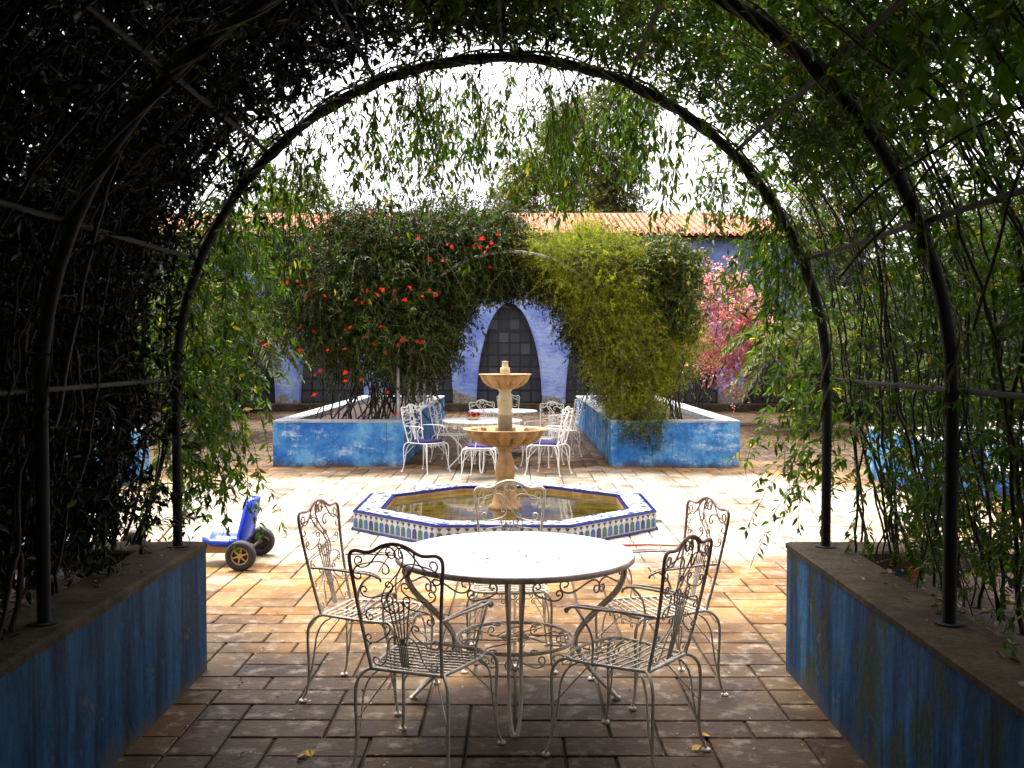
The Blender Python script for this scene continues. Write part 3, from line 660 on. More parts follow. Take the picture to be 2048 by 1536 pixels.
# flower bowl on the far table
fb = empty('flower_bowl', (-.60, 14.62, TOP + .72)); tag(fb, 'low bowl of red flowers on the white table behind the fountain', 'flower bowl')
q = MB(); q.lathe([(.001, 0), (.06, 0), (.10, .03), (.115, .05), (.10, .048), (.001, .03)], 20); q.build('bowl', M['stone_pale'], fb)

# ------------------------------------------------------------------ go kart
kt = empty('pedal_kart', (-2.45, 8.17, TOP)); tag(kt, 'blue seated toy pedal kart with black wheels, behind the left planter', 'pedal kart')
q = MB(); prs = [(-.02, .185), (.05, .165), (.18, .16), (.27, .175), (.315, .23), (.345, .36), (.365, .46), (.375, .51), (.378, .53)]
V = []; wd = [.13, .15, .155, .155, .15, .14, .125, .10, .05]
for (x, z), w_ in zip(prs, wd):
    for j in range(9):
        t = -1 + j/4; lift = .05*abs(t)**3 if x < .3 else 0; fwd = -.06*abs(t)**3 if x > .28 else 0
        V.append((x + fwd, t*w_, z + lift))
n1 = len(V)
for (x, z), w_ in zip(prs, wd):
    for j in range(9):
        t = -1 + j/4; lift = .05*abs(t)**3 if x < .3 else 0; fwd = -.06*abs(t)**3 if x > .28 else 0
        th = .03; V.append((x + fwd + (th if x > .29 else 0), t*(w_ + .012), z + lift - (th if x <= .29 else 0)))
Fk = []
for i in range(8):
    for j in range(8):
        a = i*9 + j; Fk.append((a, a+1, a+10, a+9)); Fk.append((n1+a, n1+a+9, n1+a+10, n1+a+1))
for i in range(8):
    for e in (0, 8): a, b = i*9+e, (i+1)*9+e; Fk.append((a, b, n1+b, n1+a) if e == 0 else (a, n1+a, n1+b, b))
for j in range(8):
    Fk.append((j, n1+j, n1+j+1, j+1)); a = 72 + j; Fk.append((a, a+1, n1+a+1, n1+a))
q.add(V, Fk, 0, True); q.build('seat', M['kart_blue'], kt)
q = MB(); q.box(-.85, .33, -.05, .05, .085, .145); q.box(-.05, .25, -.09, .09, .145, .163); q.build('frame', M['gold'], kt)
q = MB(); q.tube([(.33, -.30, .117), (.33, .30, .117)], .012, 8); q.tube([(-.72, -.26, .105), (-.72, .26, .105)], .012, 8); q.build('axle', M['dark'], kt)
def kwheel(x, y, r, s):
    wq = MB(); P = []
    n = 28; pf = [(r*.60, -.035), (r*.80, -.042), (r*.95, -.036), (r, -.018), (r, .018), (r*.95, .036), (r*.80, .042), (r*.60, .035), (r*.60, -.035)]
    vs = [(rr*math.cos(2*math.pi*k/n), yy, rr*math.sin(2*math.pi*k/n)) for rr, yy in pf for k in range(n)]
    wq.add(vs, [(i*n+k, i*n+(k+1)%n, (i+1)*n+(k+1)%n, (i+1)*n+k) for i in range(len(pf)-1) for k in range(n)], 0, True)
    wo = wq.build('wheel', M['rubber'], kt); wo.location = (x, y, r)
    h = MB(); h.tube([(r*.57*math.cos(2*math.pi*k/24), -.02*s*-1, r*.57*math.sin(2*math.pi*k/24)) for k in range(24)], .008, 6, closed=True)
    for k in range(6): a = math.pi*k/3 + .3; h.tube([(0, .022*s, 0), (r*.55*math.cos(a), .02*s, r*.55*math.sin(a))], [.010, .006], 6)
    h.tube([(0, -.03, 0), (0, .03, 0)], .018, 10); h.add([(r*.58*math.cos(2*math.pi*k/20), .0, r*.58*math.sin(2*math.pi*k/20)) for k in range(20)], [tuple(range(20))], 1)
    h.build('rim', [M['gold'], M['dark']], wo)
for s in (-1, 1): kwheel(.33, s*.31, .117, s); kwheel(-.72, s*.28, .105, s)
q = MB(); sx, szz = -.19, .425
ring = []
for k in range(28): a = 2*math.pi*k/28; ring.append((sx + .095*math.cos(a)*math.cos(.75), .115*math.sin(a), szz - .095*math.cos(a)*math.sin(.75)))
q.tube(ring, .013, 8, closed=True); q.tube([(sx, -.11, szz), (sx, .11, szz)], .008, 6); q.build('steering_wheel', M['dark'], kt)
q = MB(); q.tube([(sx, 0, szz), (-.45, 0, .13)], .010, 8); q.build('steering_column', M['gold'], kt)

# ------------------------------------------------------------------ foliage engine
LEAF = np.array([(0, 0, 0), (-.5, .32, .07), (-.36, .68, .05), (0, 1, -.10), (.36, .68, .05), (.5, .32, .07)]); LF = np.array([(0, 3, 2, 1), (0, 5, 4, 3)])
RHO = np.array([(0, 0, 0), (-.5, .45, .08), (0, 1, -.06), (.5, .45, .08)]); RF = np.array([(0, 2, 1), (0, 3, 2)])
def leaves(P, Dr, length, width, tmpl='L', roll=None):
    """P (n,3), Dr (n,3) unit, length/width arrays -> verts, faces"""
    T, Ff = (LEAF, LF) if tmpl == 'L' else (RHO, RF); n = len(P); Dr = norm(Dr)
    up = np.tile(np.array([0, 0, 1.0]), (n, 1)) + rng.normal(0, .55, (n, 3)); X = norm(np.cross(Dr, up)); Z = np.cross(X, Dr)
    V = P[:, None] + T[None, :, 0:1]*X[:, None]*width[:, None, None] + T[None, :, 1:2]*Dr[:, None]*length[:, None, None] + T[None, :, 2:3]*Z[:, None]*length[:, None, None]
    return V.reshape(-1, 3), (np.arange(n)[:, None, None]*len(T) + Ff[None]).reshape(-1, Ff.shape[1])
def tubes(paths, radii, k=3):
    """paths (n,s,3), radii (n,s) -> verts, quads"""
    n, s, _ = paths.shape; T = np.gradient(paths, axis=1); T = norm(T); ref = np.zeros_like(T); ref[..., 0] = .31; ref[..., 1] = .83; ref[..., 2] = .46
    U = norm(np.cross(T, ref)); W = np.cross(T, U); an = np.arange(k)*2*math.pi/k
    V = paths[:, :, None] + radii[:, :, None, None]*(U[:, :, None]*np.cos(an)[None, None, :, None] + W[:, :, None]*np.sin(an)[None, None, :, None])
    idx = np.arange(n*s*k).reshape(n, s, k); a = idx[:, :-1]; b = idx[:, 1:]
    return V.reshape(-1, 3), np.stack([a, np.roll(a, -1, 2), np.roll(b, -1, 2), b], -1).reshape(-1, 4)
class Pool:
    def __init__(s): s.V = []; s.F = []; s.o = 0
    def add(s, V, F): s.V.append(V); s.F.append(F + s.o); s.o += len(V)
    def build(s, name, mat, parent, smooth=False): return big(name, np.concatenate(s.V), np.concatenate(s.F), mat, parent, smooth)
def shoots(starts, d0, length, steps=8, droop=.25, wander=.25):
    """short drooping shoots, (n,steps+1,3)"""
    n = len(starts); P = [starts]; d = norm(d0); st = (length/steps)[:, None]
    for i in range(steps):
        d = norm(d + rng.normal(0, wander, (n, 3)) + np.array([0, 0, -droop])); P.append(P[-1] + d*st)
    return np.stack(P, 1)
def leafy(pool, paths, per, ln, wd, tm='L', start=.1, out=1.0, fwd=.55, down=.35):
    """leaves along paths"""
    n, s, _ = paths.shape; t = rng.uniform(start, 1, (n, per))*(s - 1.001); i = t.astype(int); f = (t - i)[..., None]
    rows = np.arange(n)[:, None]; A = paths[rows, i]; Bp = paths[rows, i+1]; P = (A*(1-f) + Bp*f).reshape(-1, 3); T = norm((Bp - A).reshape(-1, 3))
    rnd = norm(rng.normal(0, 1, P.shape)); Dr = T*fwd + rnd*out + np.array([0, 0, -down]); k = len(P)
    L_ = ln*rng.uniform(.6, 1.25, k); pool.add(*leaves(P + rnd*.004, Dr, L_, L_*wd*rng.uniform(.8, 1.2, k), tm))

# ---- near pergola: tunnel shell coordinates
HV = ZS - .66; LT = 2*HV + math.pi*RR
def shell(s, y, off):
    x = np.empty_like(s); z = np.empty_like(s); a = s < HV; c = s > HV + math.pi*RR; b = ~(a | c); r = RR + off
    x[a] = CX - r[a]; z[a] = .66 + s[a]; th = math.pi - (s[b] - HV)/RR; x[b] = CX + r[b]*np.cos(th); z[b] = ZS + r[b]*np.sin(th)
    x[c] = CX + r[c]; z[c] = ZS - (s[c] - HV - math.pi*RR); return np.stack([x, y, z], -1)
def climbing(n, side, y0, y1, smax):
    """long stems that climb from the planter along the hoops"""
    steps = 40; out = []
    s = np.zeros((n, steps)); ln = rng.uniform(.45, 1, n)*smax; s[:] = np.linspace(0, 1, steps)[None]*ln[:, None]
    y = rng.uniform(y0, y1, n)[:, None] + np.cumsum(rng.normal(0, .022, (n, steps)), 1) + rng.normal(0, .35, (n, 1))*np.linspace(0, 1, steps)[None]
    y = np.minimum(y, 5.45); ph = rng.uniform(0, 6, (n, 1)); off = rng.uniform(.05, .36, (n, 1)) + .05*np.sin(s*3 + ph) + np.where(s < .8, .18*(1 - s/.8), 0)*rng.uniform(0, 1.6, (n, 1))
    if side > 0: s = LT - s
    return shell(s, y, off)
def canopy(name, side, n_shoot, y0, y1, leaf_len, per, mat, root, s0, s1, lmul=1., off=(-.06, .38), skew=1.0):
    y = y0 + (y1 - y0)*rng.uniform(0, 1, n_shoot)**skew; s = rng.uniform(s0, s1, n_shoot)
    P = shell(s, y, rng.uniform(off[0], off[1], n_shoot)); d = norm(rng.normal(0, 1, P.shape)*np.array([1, .8, .7]) + (P - np.array([CX, 0, ZS]))*np.array([.35, 0, .35]))
    sp = shoots(P, d, rng.uniform(.12, .40, n_shoot)*lmul, 6, .12, .25); pl = Pool(); leafy(pl, sp, per, leaf_len, .36, 'L')
    st = Pool(); st.add(*tubes(sp, np.full(sp.shape[:2], .0022)*np.linspace(1.2, .6, 7)[None])); return pl, st
AT_ = math.pi*RR; AL = HV + math.pi*RR*.55
vl = empty('climbing_vine', (-2.3, 3, .6)); tag(vl, 'dense dark climbing vine on the left side of the near pergola', 'climbing vine')
vr = empty('climbing_vine', (2.1, 3, .6)); tag(vr, 'loose green climbing vine on the right side of the near pergola', 'climbing vine')
for o in (vl, vr): o.location = (0, 0, 0)
# left: dense
cp = climbing(150, -1, .2, 5.5, 4.2); rad = (rng.uniform(.004, .013, (150, 1))*np.linspace(1.2, .35, 40)[None]); V_, F_ = tubes(cp, rad, 5); big('stems', V_, F_, M['bark'], vl, True)
cr_ = climbing(120, 1, 1.6, 5.5, 4.0); rad = (rng.uniform(.002, .008, (120, 1))*np.linspace(1.2, .3, 40)[None]); V_, F_ = tubes(cr_, rad, 5); big('stems', V_, F_, M['bark_dark'], vr, True)
pl, st = Pool(), Pool()
for args in [dict(n_shoot=6000, y0=1.0, y1=5.45, s0=.15, s1=AL, leaf_len=.055, per=15, off=(.08, .60)),
             dict(n_shoot=2400, y0=1.2, y1=5.0, s0=.3, s1=HV + AT_*.40, leaf_len=.085, per=14, off=(.25, .75)),  # outer layer of bigger leaves, added to keep light out
             dict(n_shoot=900, y0=4.6, y1=5.3, s0=.4, s1=AL, leaf_len=.050, per=12, off=(.10, .45)),
             dict(n_shoot=5200, y0=-9.2, y1=1.2, s0=.0, s1=AL, leaf_len=.21, per=9, off=(.1, .6), lmul=1.6)]:  # coarse unseen leaves behind the camera, added to block light
    a, b = canopy('x', -1, mat=None, root=None, **args); pl.add(np.concatenate(a.V), np.concatenate(a.F)); st.add(np.concatenate(b.V), np.concatenate(b.F))
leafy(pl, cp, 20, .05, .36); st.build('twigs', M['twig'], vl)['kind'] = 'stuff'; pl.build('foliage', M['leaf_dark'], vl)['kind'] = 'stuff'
pl, st = Pool(), Pool()
for args in [dict(n_shoot=4000, y0=1.8, y1=5.5, s0=AL - .6, s1=HV + math.pi*RR*.80, leaf_len=.046, per=15, off=(.06, .5)),
             dict(n_shoot=1900, y0=2.0, y1=5.2, s0=HV + math.pi*RR*.72, s1=LT - .15, leaf_len=.046, per=14, off=(.08, .5)),
             dict(n_shoot=5000, y0=-9.2, y1=1.9, s0=AL, s1=LT - .2, leaf_len=.21, per=9, off=(.1, .6), lmul=1.6)]:  # coarse leaves out of view on this side, added for shade
    a, b = canopy('x', 1, mat=None, root=None, **args); pl.add(np.concatenate(a.V), np.concatenate(a.F)); st.add(np.concatenate(b.V), np.concatenate(b.F))
leafy(pl, cr_, 14, .05, .36)
# hanging strands in the mouth of the tunnel
def hang(n, smin, smax, y0, y1, lmin, lmax, per, ln):
    cs = rng.uniform(smin, smax, max(4, n//9)); cy = rng.uniform(y0, y1, len(cs)); cl = rng.uniform(.35, 1, len(cs)); j = rng.integers(0, len(cs), n)
    P = shell(cs[j] + rng.normal(0, .07, n), cy[j] + rng.normal(0, .08, n), rng.uniform(-.02, .15, n))
    sp = shoots(P, rng.normal(0, .6, (n, 3)) + np.array([0, 0, -.6]), (lmin + (lmax - lmin)*cl[j])*rng.uniform(.5, 1.1, n), 12, .42, .2)
    st.add(*tubes(sp, rng.uniform(.0012, .003, (n, 1))*np.linspace(1.3, .6, 13)[None])); leafy(pl, sp, per//2, ln, .30, 'L', .1, .7, .5, .6)
    m_ = n*4; i = rng.integers(0, n, m_); k_ = rng.integers(3, 12, m_); b_ = shoots(sp[i, k_], rng.normal(0, 1, (m_, 3)) + np.array([0, 0, -.5]), rng.uniform(.04, .22, m_), 4, .35, .25)
    st.add(*tubes(b_, np.full(b_.shape[:2], .0011))); leafy(pl, b_, 4, ln*rng.uniform(.8, 1.2), .30, 'L', .2, .7, .6, .55)
A0 = HV; AT = math.pi*RR
hang(105, A0 + AT*.24, A0 + AT*.56, 5.2, 5.9, .3, 1.25, 8, .048); hang(75, A0 + AT*.36, A0 + AT*.57, 5.2, 6.0, .25, .95, 6, .045); hang(34, A0 + AT*.56, A0 + AT*.70, 5.3, 6.0, .2, .75, 18, .06); hang(36, A0 + AT*.68, A0 + AT*.88, 5.2, 5.9, .2, .7, 11, .05)
for yy in (3.75, 5.25):
    t_ = np.linspace(.5, LT - .45, 90); K_ = []
    for q_ in range(5):
        a0, a1 = sorted(rng.uniform(.05, .97, 2)); u = np.linspace(a0, a1, 90)*(LT - .9) + .45; ph = u*rng.uniform(5, 11) + q_*2
        K_.append(shell(u, yy + .034*np.cos(ph), .034*np.sin(ph) + .004))
    K_ = np.stack(K_); st.add(*tubes(K_, np.full(K_.shape[:2], .0045), 4)); leafy(pl, K_, 60, .045, .36)
st.build('twigs', M['twig'], vr)['kind'] = 'stuff'; pl.build('foliage', M['leaf_near'], vr)['kind'] = 'stuff'
# sprays spilling out of the mouth of the tunnel at either side (lit from the court)
def spill(root, side, n, per):
    pl, st = Pool(), Pool(); z = rng.uniform(.95, 2.9, n); x = np.where(side < 0, CX - RR, CX + RR) - side*rng.uniform(-.25, .12, n)
    x = x + np.where(z > 1.9, -side*(z - 1.9)*.32, 0); y = rng.uniform(5.36, 6.1, n); P = np.stack([x, y, z], 1)
    d = rng.normal(0, 1, P.shape) + np.array([-side*.45, .5, .1]); sp = shoots(P, d, rng.uniform(.2, .6, n), 8, .33, .2)
    leafy(pl, sp, per, .058, .34); st.add(*tubes(sp, np.full(sp.shape[:2], .002)))
    st.build('spray_twigs', M['twig'], root)['kind'] = 'stuff'; pl.build('spray_foliage', M['leaf_near'], root)['kind'] = 'stuff'
spill(vl, -1, 330, 17); spill(vr, 1, 170, 15)
# the largest leaves, overhead at the right
lm = []
for k in range(3):
    q = MB(); W_ = .55 + .08*k; q.add([(0,0,0),(-W_/2,.22,.05),(-W_*.55,.42,.07),(-W_*.3,.72,.03),(0,1,-.12),(W_*.3,.72,.03),(W_*.55,.42,.07),(W_/2,.22,.05),(0,.45,0)],
          [(0,8,2,1),(8,4,3,2),(0,7,6,8),(8,6,5,4)]); me = bpy.data.meshes.new('leaf'); me.from_pydata(q.v, [], q.f); me.materials.append(M['leaf_near']); lm.append(me)
for k in range(110):
    px, py = random.uniform(1780, 2080), random.triangular(-20, 330, 60); Z = random.uniform(2.6, 3.6)
    o = bpy.data.objects.new('leaf', random.choice(lm)); o.location = ((px - 1030)/2048*Z, Z, 1.7 + (705 - py)/2048*Z)
    s_ = random.uniform(.05, .085); o.scale = (s_,)*3; o.rotation_euler = (random.uniform(-1.9, -.2), random.uniform(-.7, .7), random.uniform(0, 6.28)); link(o, vr)
bt = MB()
for _ in range(9):
    a = Vector((random.uniform(1.3, 1.75), random.uniform(2.7, 3.6), random.uniform(2.3, 3.0))); P = [a]
    d = Vector((random.uniform(-.3, .3), random.uniform(-.2, .2), random.uniform(-.2, .3)))
    for i in range(8): d += Vector([random.gauss(0, .25) for _ in range(3)])*.4; d.normalize(); P.append(P[-1] + d*.1)
    bt.tube(smooth(P, 1), .005, 5)
bt.build('branch', M['bark_dark'], vr)

# ---- far vines
def blobs(ell, n, clumps, spread):
    """clumped points in ellipsoids: ell = list of (center, radii, weight)"""
    w_ = np.array([e[2] for e in ell], float); w_ /= w_.sum(); c = np.array([e[0] for e in ell]); r = np.array([e[1] for e in ell])
    i = rng.choice(len(ell), clumps, p=w_); u = norm(rng.normal(0, 1, (clumps, 3)))*rng.uniform(.25, 1, (clumps, 1))**(1/2.2); C = c[i] + u*r[i]; U = u
    j = rng.integers(0, clumps, n); return C[j] + rng.normal(0, spread, (n, 3)), norm(U[j])
def mass(root, ell, n, clumps, spread, per, ln, wd, mat, tm='R', slen=(.15, .4), droop=.25, twig=.0025, twmat='twig', name='foliage', down=.35):
    P, U = blobs(ell, n, clumps, spread); sp = shoots(P, U + rng.normal(0, .7, P.shape), rng.uniform(*slen, n), 5, droop, .25); pl = Pool()
    leafy(pl, sp, per, ln, wd, tm, 0, 1, .5, down); pl.build(name, M[mat], root)['kind'] = 'stuff'
    if twig: V_, F_ = tubes(sp, np.full(sp.shape[:2], twig)); o = big('twigs', V_, F_, M[twmat], root); o['kind'] = 'stuff'
def trunks(root, n, base, spreadb, top, spreadt, r, mat='bark', steps=12, name='stems', k=5):
    t = np.linspace(0, 1, steps)[None, :, None]; b = np.array(base) + rng.normal(0, 1, (n, 3))*np.array(spreadb); e = np.array(top) + rng.normal(0, 1, (n, 3))*np.array(spreadt)
    P = b[:, None]*(1 - t) + e[:, None]*t + np.cumsum(rng.normal(0, .03, (n, steps, 3)), 1)*np.array([1, 1, .3]); P[:, 0] = b; P[:, 0, 2] = base[2]
    V_, F_ = tubes(P, rng.uniform(.5, 1, (n, 1))*r*np.linspace(1, .4, steps)[None], k); return big(name, V_, F_, M[mat], root, True)
tv = empty('trumpet_vine', (0, 0, 0)); tag(tv, 'dark green vine full of red trumpet flowers, left far pergola', 'flowering vine')
ellL = [((-2.2, 15.7, 3.05), (1.15, .85, .62), 3), ((-3.0, 15.9, 2.5), (.75, .9, .70), 2), ((-1.2, 15.6, 3.1), (.8, .6, .48), 2.4), ((-1.35, 15.45, 2.3), (.42, .45, .55), 1.6), ((-1.75, 15.3, 1.95), (.55, .5, .40), 1.0), ((-1.7, 18.0, 3.2), (1.1, 2.0, .65), 2.0), ((-.4, 15.7, 3.35), (.55, .6, .25), 1.1), ((-1.9, 21.5, 2.8), (.9, 2, .7), 1.2), ((-2.5, 15.8, 2.0), (.9, .7, .45), 1.3), ((-1.5, 16.0, 3.6), (1.5, .7, .32), 1.6), ((-3.2, 15.9, 3.1), (.6, .6, .5), .8), ((-.6, 18.5, 3.42), (.8, 2.5, .22), .8), ((-.25, 16.2, 3.45), (.5, .8, .15), .4)]
mass(tv, ellL, 14500, 560, .17, 11, .066, .40, 'leaf_trumpet', 'R')
mass(tv, [(e[0], [v*1.02 for v in e[1]], e[2]) for e in ellL], 260, 200, .05, 34, .06, .38, 'leaf_trumpet', 'R', (.45, 1.0), .16, .004, name='arching_sprays')
trunks(tv, 46, (-2.25, 16.3, .6), (.45, .5, 0), (-2.2, 16.3, 2.5), (.6, .5, .3), .017)
trunks(tv, 26, (-2.1, 19.5, .6), (.3, 1.6, 0), (-1.9, 19.5, 2.9), (.4, 1.5, .3), .015, name='rear_stems')
# inner side of the far tunnel: dark leaves that frame the doorway
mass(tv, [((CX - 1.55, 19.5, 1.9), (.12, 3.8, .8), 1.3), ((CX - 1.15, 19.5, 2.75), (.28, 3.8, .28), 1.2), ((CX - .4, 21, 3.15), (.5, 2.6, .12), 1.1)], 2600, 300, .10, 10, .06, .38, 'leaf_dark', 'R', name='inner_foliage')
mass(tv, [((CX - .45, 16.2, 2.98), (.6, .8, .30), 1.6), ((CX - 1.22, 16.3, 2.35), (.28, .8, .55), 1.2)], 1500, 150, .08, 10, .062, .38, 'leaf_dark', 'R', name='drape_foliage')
fvn = empty('feathery_vine', (0, 0, 0)); tag(fvn, 'bright yellow green feathery vine spilling over the right far planter', 'vine')
ellR = [((1.15, 15.6, 3.05), (.75, .7, .50), 2.4), ((1.62, 15.6, 2.55), (.72, .7, .75), 3), ((1.25, 15.5, 2.35), (.40, .45, .5), 1.2), ((1.75, 15.5, 1.75), (.60, .6, .75), 2.4), ((.55, 15.6, 3.15), (.45, .5, .26), .9), ((1.5, 18.0, 3.0), (.8, 2.2, .6), 1.3), ((1.85, 15.35, 1.0), (.40, .30, .42), 1.0), ((2.35, 15.8, 1.8), (.45, .6, .7), 1.0)]
mass(fvn, ellR, 15500, 620, .11, 16, .036, .24, 'leaf_yellow', 'R', (.08, .34), .10, .0016, name='foliage')
mass(fvn, [((1.85, 15.02, .62), (.30, .10, .32), 1)], 260, 30, .05, 10, .035, .34, 'leaf_hedge', 'R', (.1, .25), .5, .0015, name='trailing_foliage')
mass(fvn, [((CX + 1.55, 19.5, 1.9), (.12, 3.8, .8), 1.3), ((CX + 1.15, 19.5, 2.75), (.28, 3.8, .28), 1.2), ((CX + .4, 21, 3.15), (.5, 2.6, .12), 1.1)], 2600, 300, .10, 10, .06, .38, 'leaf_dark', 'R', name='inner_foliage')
mass(fvn, ellR, 300, 220, .05, 60, .038, .24, 'leaf_yellow', 'R', (.4, .9), .16, .003, name='arching_sprays')
trunks(fvn, 30, (2.1, 16.6, .6), (.35, .5, 0), (1.8, 16.4, 2.5), (.5, .4, .3), .014)
trunks(fvn, 22, (1.9, 19.5, .6), (.3, 1.6, 0), (1.8, 19.5, 2.9), (.4, 1.5, .3), .014, name='rear_stems')
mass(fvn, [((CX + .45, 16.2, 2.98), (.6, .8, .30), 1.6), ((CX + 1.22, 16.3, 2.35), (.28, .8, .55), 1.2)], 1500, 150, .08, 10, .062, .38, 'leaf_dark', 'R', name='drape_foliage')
yv = empty('broadleaf_shrub', (0, 0, 0)); tag(yv, 'dark shrub with scattered yellow leaves between feathery vine and pink blossom', 'shrub')
mass(yv, [((2.30, 15.35, 3.0), (.34, .4, .46), 2), ((2.42, 15.45, 2.5), (.24, .35, .45), 1)], 1300, 110, .10, 10, .075, .45, 'leaf_mid', 'R'); trunks(yv, 10, (2.5, 15.9, .6), (.12, .12, 0), (2.4, 15.5, 2.8), (.25, .25, .2), .018)
bg_ = empty('bougainvillea', (0, 0, 0)); tag(bg_, 'pink blossoming bougainvillea hanging before the right pier of the arcade', 'flowering shrub')
mass(bg_, [((4.85, 24.5, 3.0), (.95, .6, .7), 2), ((5.35, 24.4, 2.1), (.55, .5, .65), 2), ((4.6, 24.5, 2.0), (.4, .5, .5), .8), ((5.1, 24.4, 1.25), (.3, .3, .4), .4)], 1250, 280, .2, 8, .075, .7, 'pink', 'R', (.15, .4), .4, .0025, name='blossom')
mass(bg_, [((4.7, 24.7, 3.1), (.9, .5, .6), 2), ((5.2, 24.8, 2.1), (.6, .5, .7), 1)], 420, 90, .12, 8, .08, .5, 'leaf_mid', 'R'); trunks(bg_, 9, (4.4, 25.0, 0), (.15, .15, 0), (4.9, 24.7, 2.9), (.4, .3, .3), .025)
# red trumpet flowers, each a part
q = MB()
for k in range(9):
    a = 2*math.pi*k/9; c, s = math.cos(a), math.sin(a); d = .75 + .25*((k*7) % 3)
    q.add([(0, 0, 0), (.35*c - .18*s, .35*s + .18*c, .2), (d*c, d*s, .12), (.35*c + .18*s, .35*s - .18*c, .2)], [(0, 1, 2, 3)])
q.lathe([(.05, -.9), (.12, -.4), (.28, .12)], 7)
fm = bpy.data.meshes.new('flower'); fm.from_pydata(q.v, [], q.f); fm.materials.append(M['red'])
mass(fvn, ellR[:4], 1300, 160, .12, 10, .05, .35, 'leaf_hedge', 'R', (.1, .3), .1, .0016, name='inner_leaves')
fl = [(545,620),(575,565),(605,572),(612,595),(628,585),(650,592),(620,570),(505,655),(520,680),(530,690),(585,706),(600,703),(690,660),(712,600),(735,582),(740,606),(765,580),(790,582),(792,600),(820,575),(845,593),(860,580),(872,590),(735,670),(770,655),(748,688),(690,698),(805,680),(835,683),(845,685),(770,705),(630,750),(640,742),(722,760),(775,785),(690,762),(628,790),(965,478),(975,495),(960,495),(983,487),(895,490),(905,495),(885,522),(860,520),(1000,415),(995,470),(837,478),(700,655),(755,590),(725,605),(810,600),(640,575),(600,700),(790,830),(970,505),(1410,520),(1413,535),(690,745),(655,700)]
for (px, py) in fl:
    Z = 14.7 + random.uniform(-.1, .2) if 640 < px < 1100 else 14.95
    if px > 1300: Z = 16.3
    o = bpy.data.objects.new('flower', fm); o.location = ((px - 1030)/2048*Z, Z, 1.7 + (705 - py)/2048*Z); s_ = random.uniform(.026, .044); o.scale = (s_*1.3, s_, s_)
    o.rotation_euler = (random.uniform(.4, 1.6), random.uniform(-.6, .6), random.uniform(-1, 1)); link(o, tv if px < 1300 else yv)
for k in range(52):
    e = ellL[random.randrange(len(ellL))]; px, pz = random.gauss(e[0][0], e[1][0]*.6), e[0][2] + random.gauss(0, e[1][2]*.5)
    o = bpy.data.objects.new('flower', fm); o.location = (px, e[0][1] - e[1][1]*random.uniform(.75, 1.1), pz); s_ = random.uniform(.018, .034); o.scale = (s_*1.3, s_, s_)
    o.rotation_euler = (random.uniform(.4, 1.6), random.uniform(-.6, .6), random.uniform(-1, 1)); link(o, tv)
for k in range(16):
    a = random.uniform(0, 6.28); r_ = random.uniform(0, .09); o = bpy.data.objects.new('flower', fm); o.location = (r_*math.cos(a), r_*math.sin(a), .065 + random.uniform(0, .03)); o.scale = (.04,)*3
    o.rotation_euler = (random.uniform(-.7, .7), random.uniform(-.7, .7), 0); link(o, fb)

# ---- trees
def tree(x, y, h, crown, label, mat, n, clumps, ln=.16, group=None, name='tree', spread=.3, trunk_r=.14, cz=.62, lean=0, wd=.4):
    r = empty(name, (x, y, 0)); tag(r, label, 'tree', group)
    mb = MB(); pts = [(0, 0, 0), (lean*.3, 0, h*.3), (lean*.7, .1, h*.55), (lean, 0, h*.9)]; mb.tube(smooth(pts), [trunk_r*(1 - .85*i/(len(smooth(pts))-1)) for i in range(len(smooth(pts)))], 8)
    for k in range(9):
        a = 2.4*k; z0 = h*(.35 + .055*k); L_ = crown[0]*random.uniform(.55, .95); e = Vector((lean*z0/h + math.cos(a)*L_, math.sin(a)*L_, z0 + h*random.uniform(.10, .22)))
        b = Vector((lean*z0/h, 0, z0)); sp_ = smooth([b, (b + e)/2 + Vector((0, 0, -.1)), e]); mb.tube(sp_, [trunk_r*.35*(1 - .8*i/len(sp_)) for i in range(len(sp_))], 5)
    mb.build('trunk', M['bark'], r)
    # crown in local space
    ell = []
    for k in range(7): a = 0.9*k*2.4; ell.append(((lean + math.cos(a)*crown[0]*.5, math.sin(a)*crown[0]*.5, h*cz + (k/6 - .45)*crown[1]*1.3), (crown[0]*random.uniform(.35, .6), crown[0]*.5, crown[1]*.32), 1))
    mass(r, ell, n, clumps, spread, 9, ln, wd, mat, 'R', (.3, .8), .2, .008, 'bark', name='crown'); return r
E = 45
tree((1035-1030)/2048*E, E, 10.4, (1.35, 3.0), 'short hazy eucalyptus above the roof, left of the tallest pair', 'leaf_euc', 1500, 70, .17, 'trees behind the building', cz=.72)
tree((1130-1030)/2048*E + .1, E + 3, 14.0, (1.7, 5.0), 'tall thin brownish eucalyptus above the middle of the roof', 'leaf_euc', 2300, 90, .17, 'trees behind the building', cz=.66)
tree((1215-1030)/2048*E, E - 1, 13.2, (1.6, 5.0), 'tall greener tree beside the thin eucalyptus above the roof', 'leaf_mid', 3000, 100, .17, 'trees behind the building', cz=.66)
tree((560-1030)/2048*E, E + 2, 9.3, (1.6, 2.4), 'small round tree above the roof seen at left', 'leaf_euc', 1400, 70, .16, 'trees behind the building', cz=.78)
tree((1370-1030)/2048*E, E + 6, 8.6, (1.6, 2), 'low wispy tree just above the right end of the roof', 'leaf_euc', 700, 50, .16, 'trees behind the building', cz=.75)
k = 0
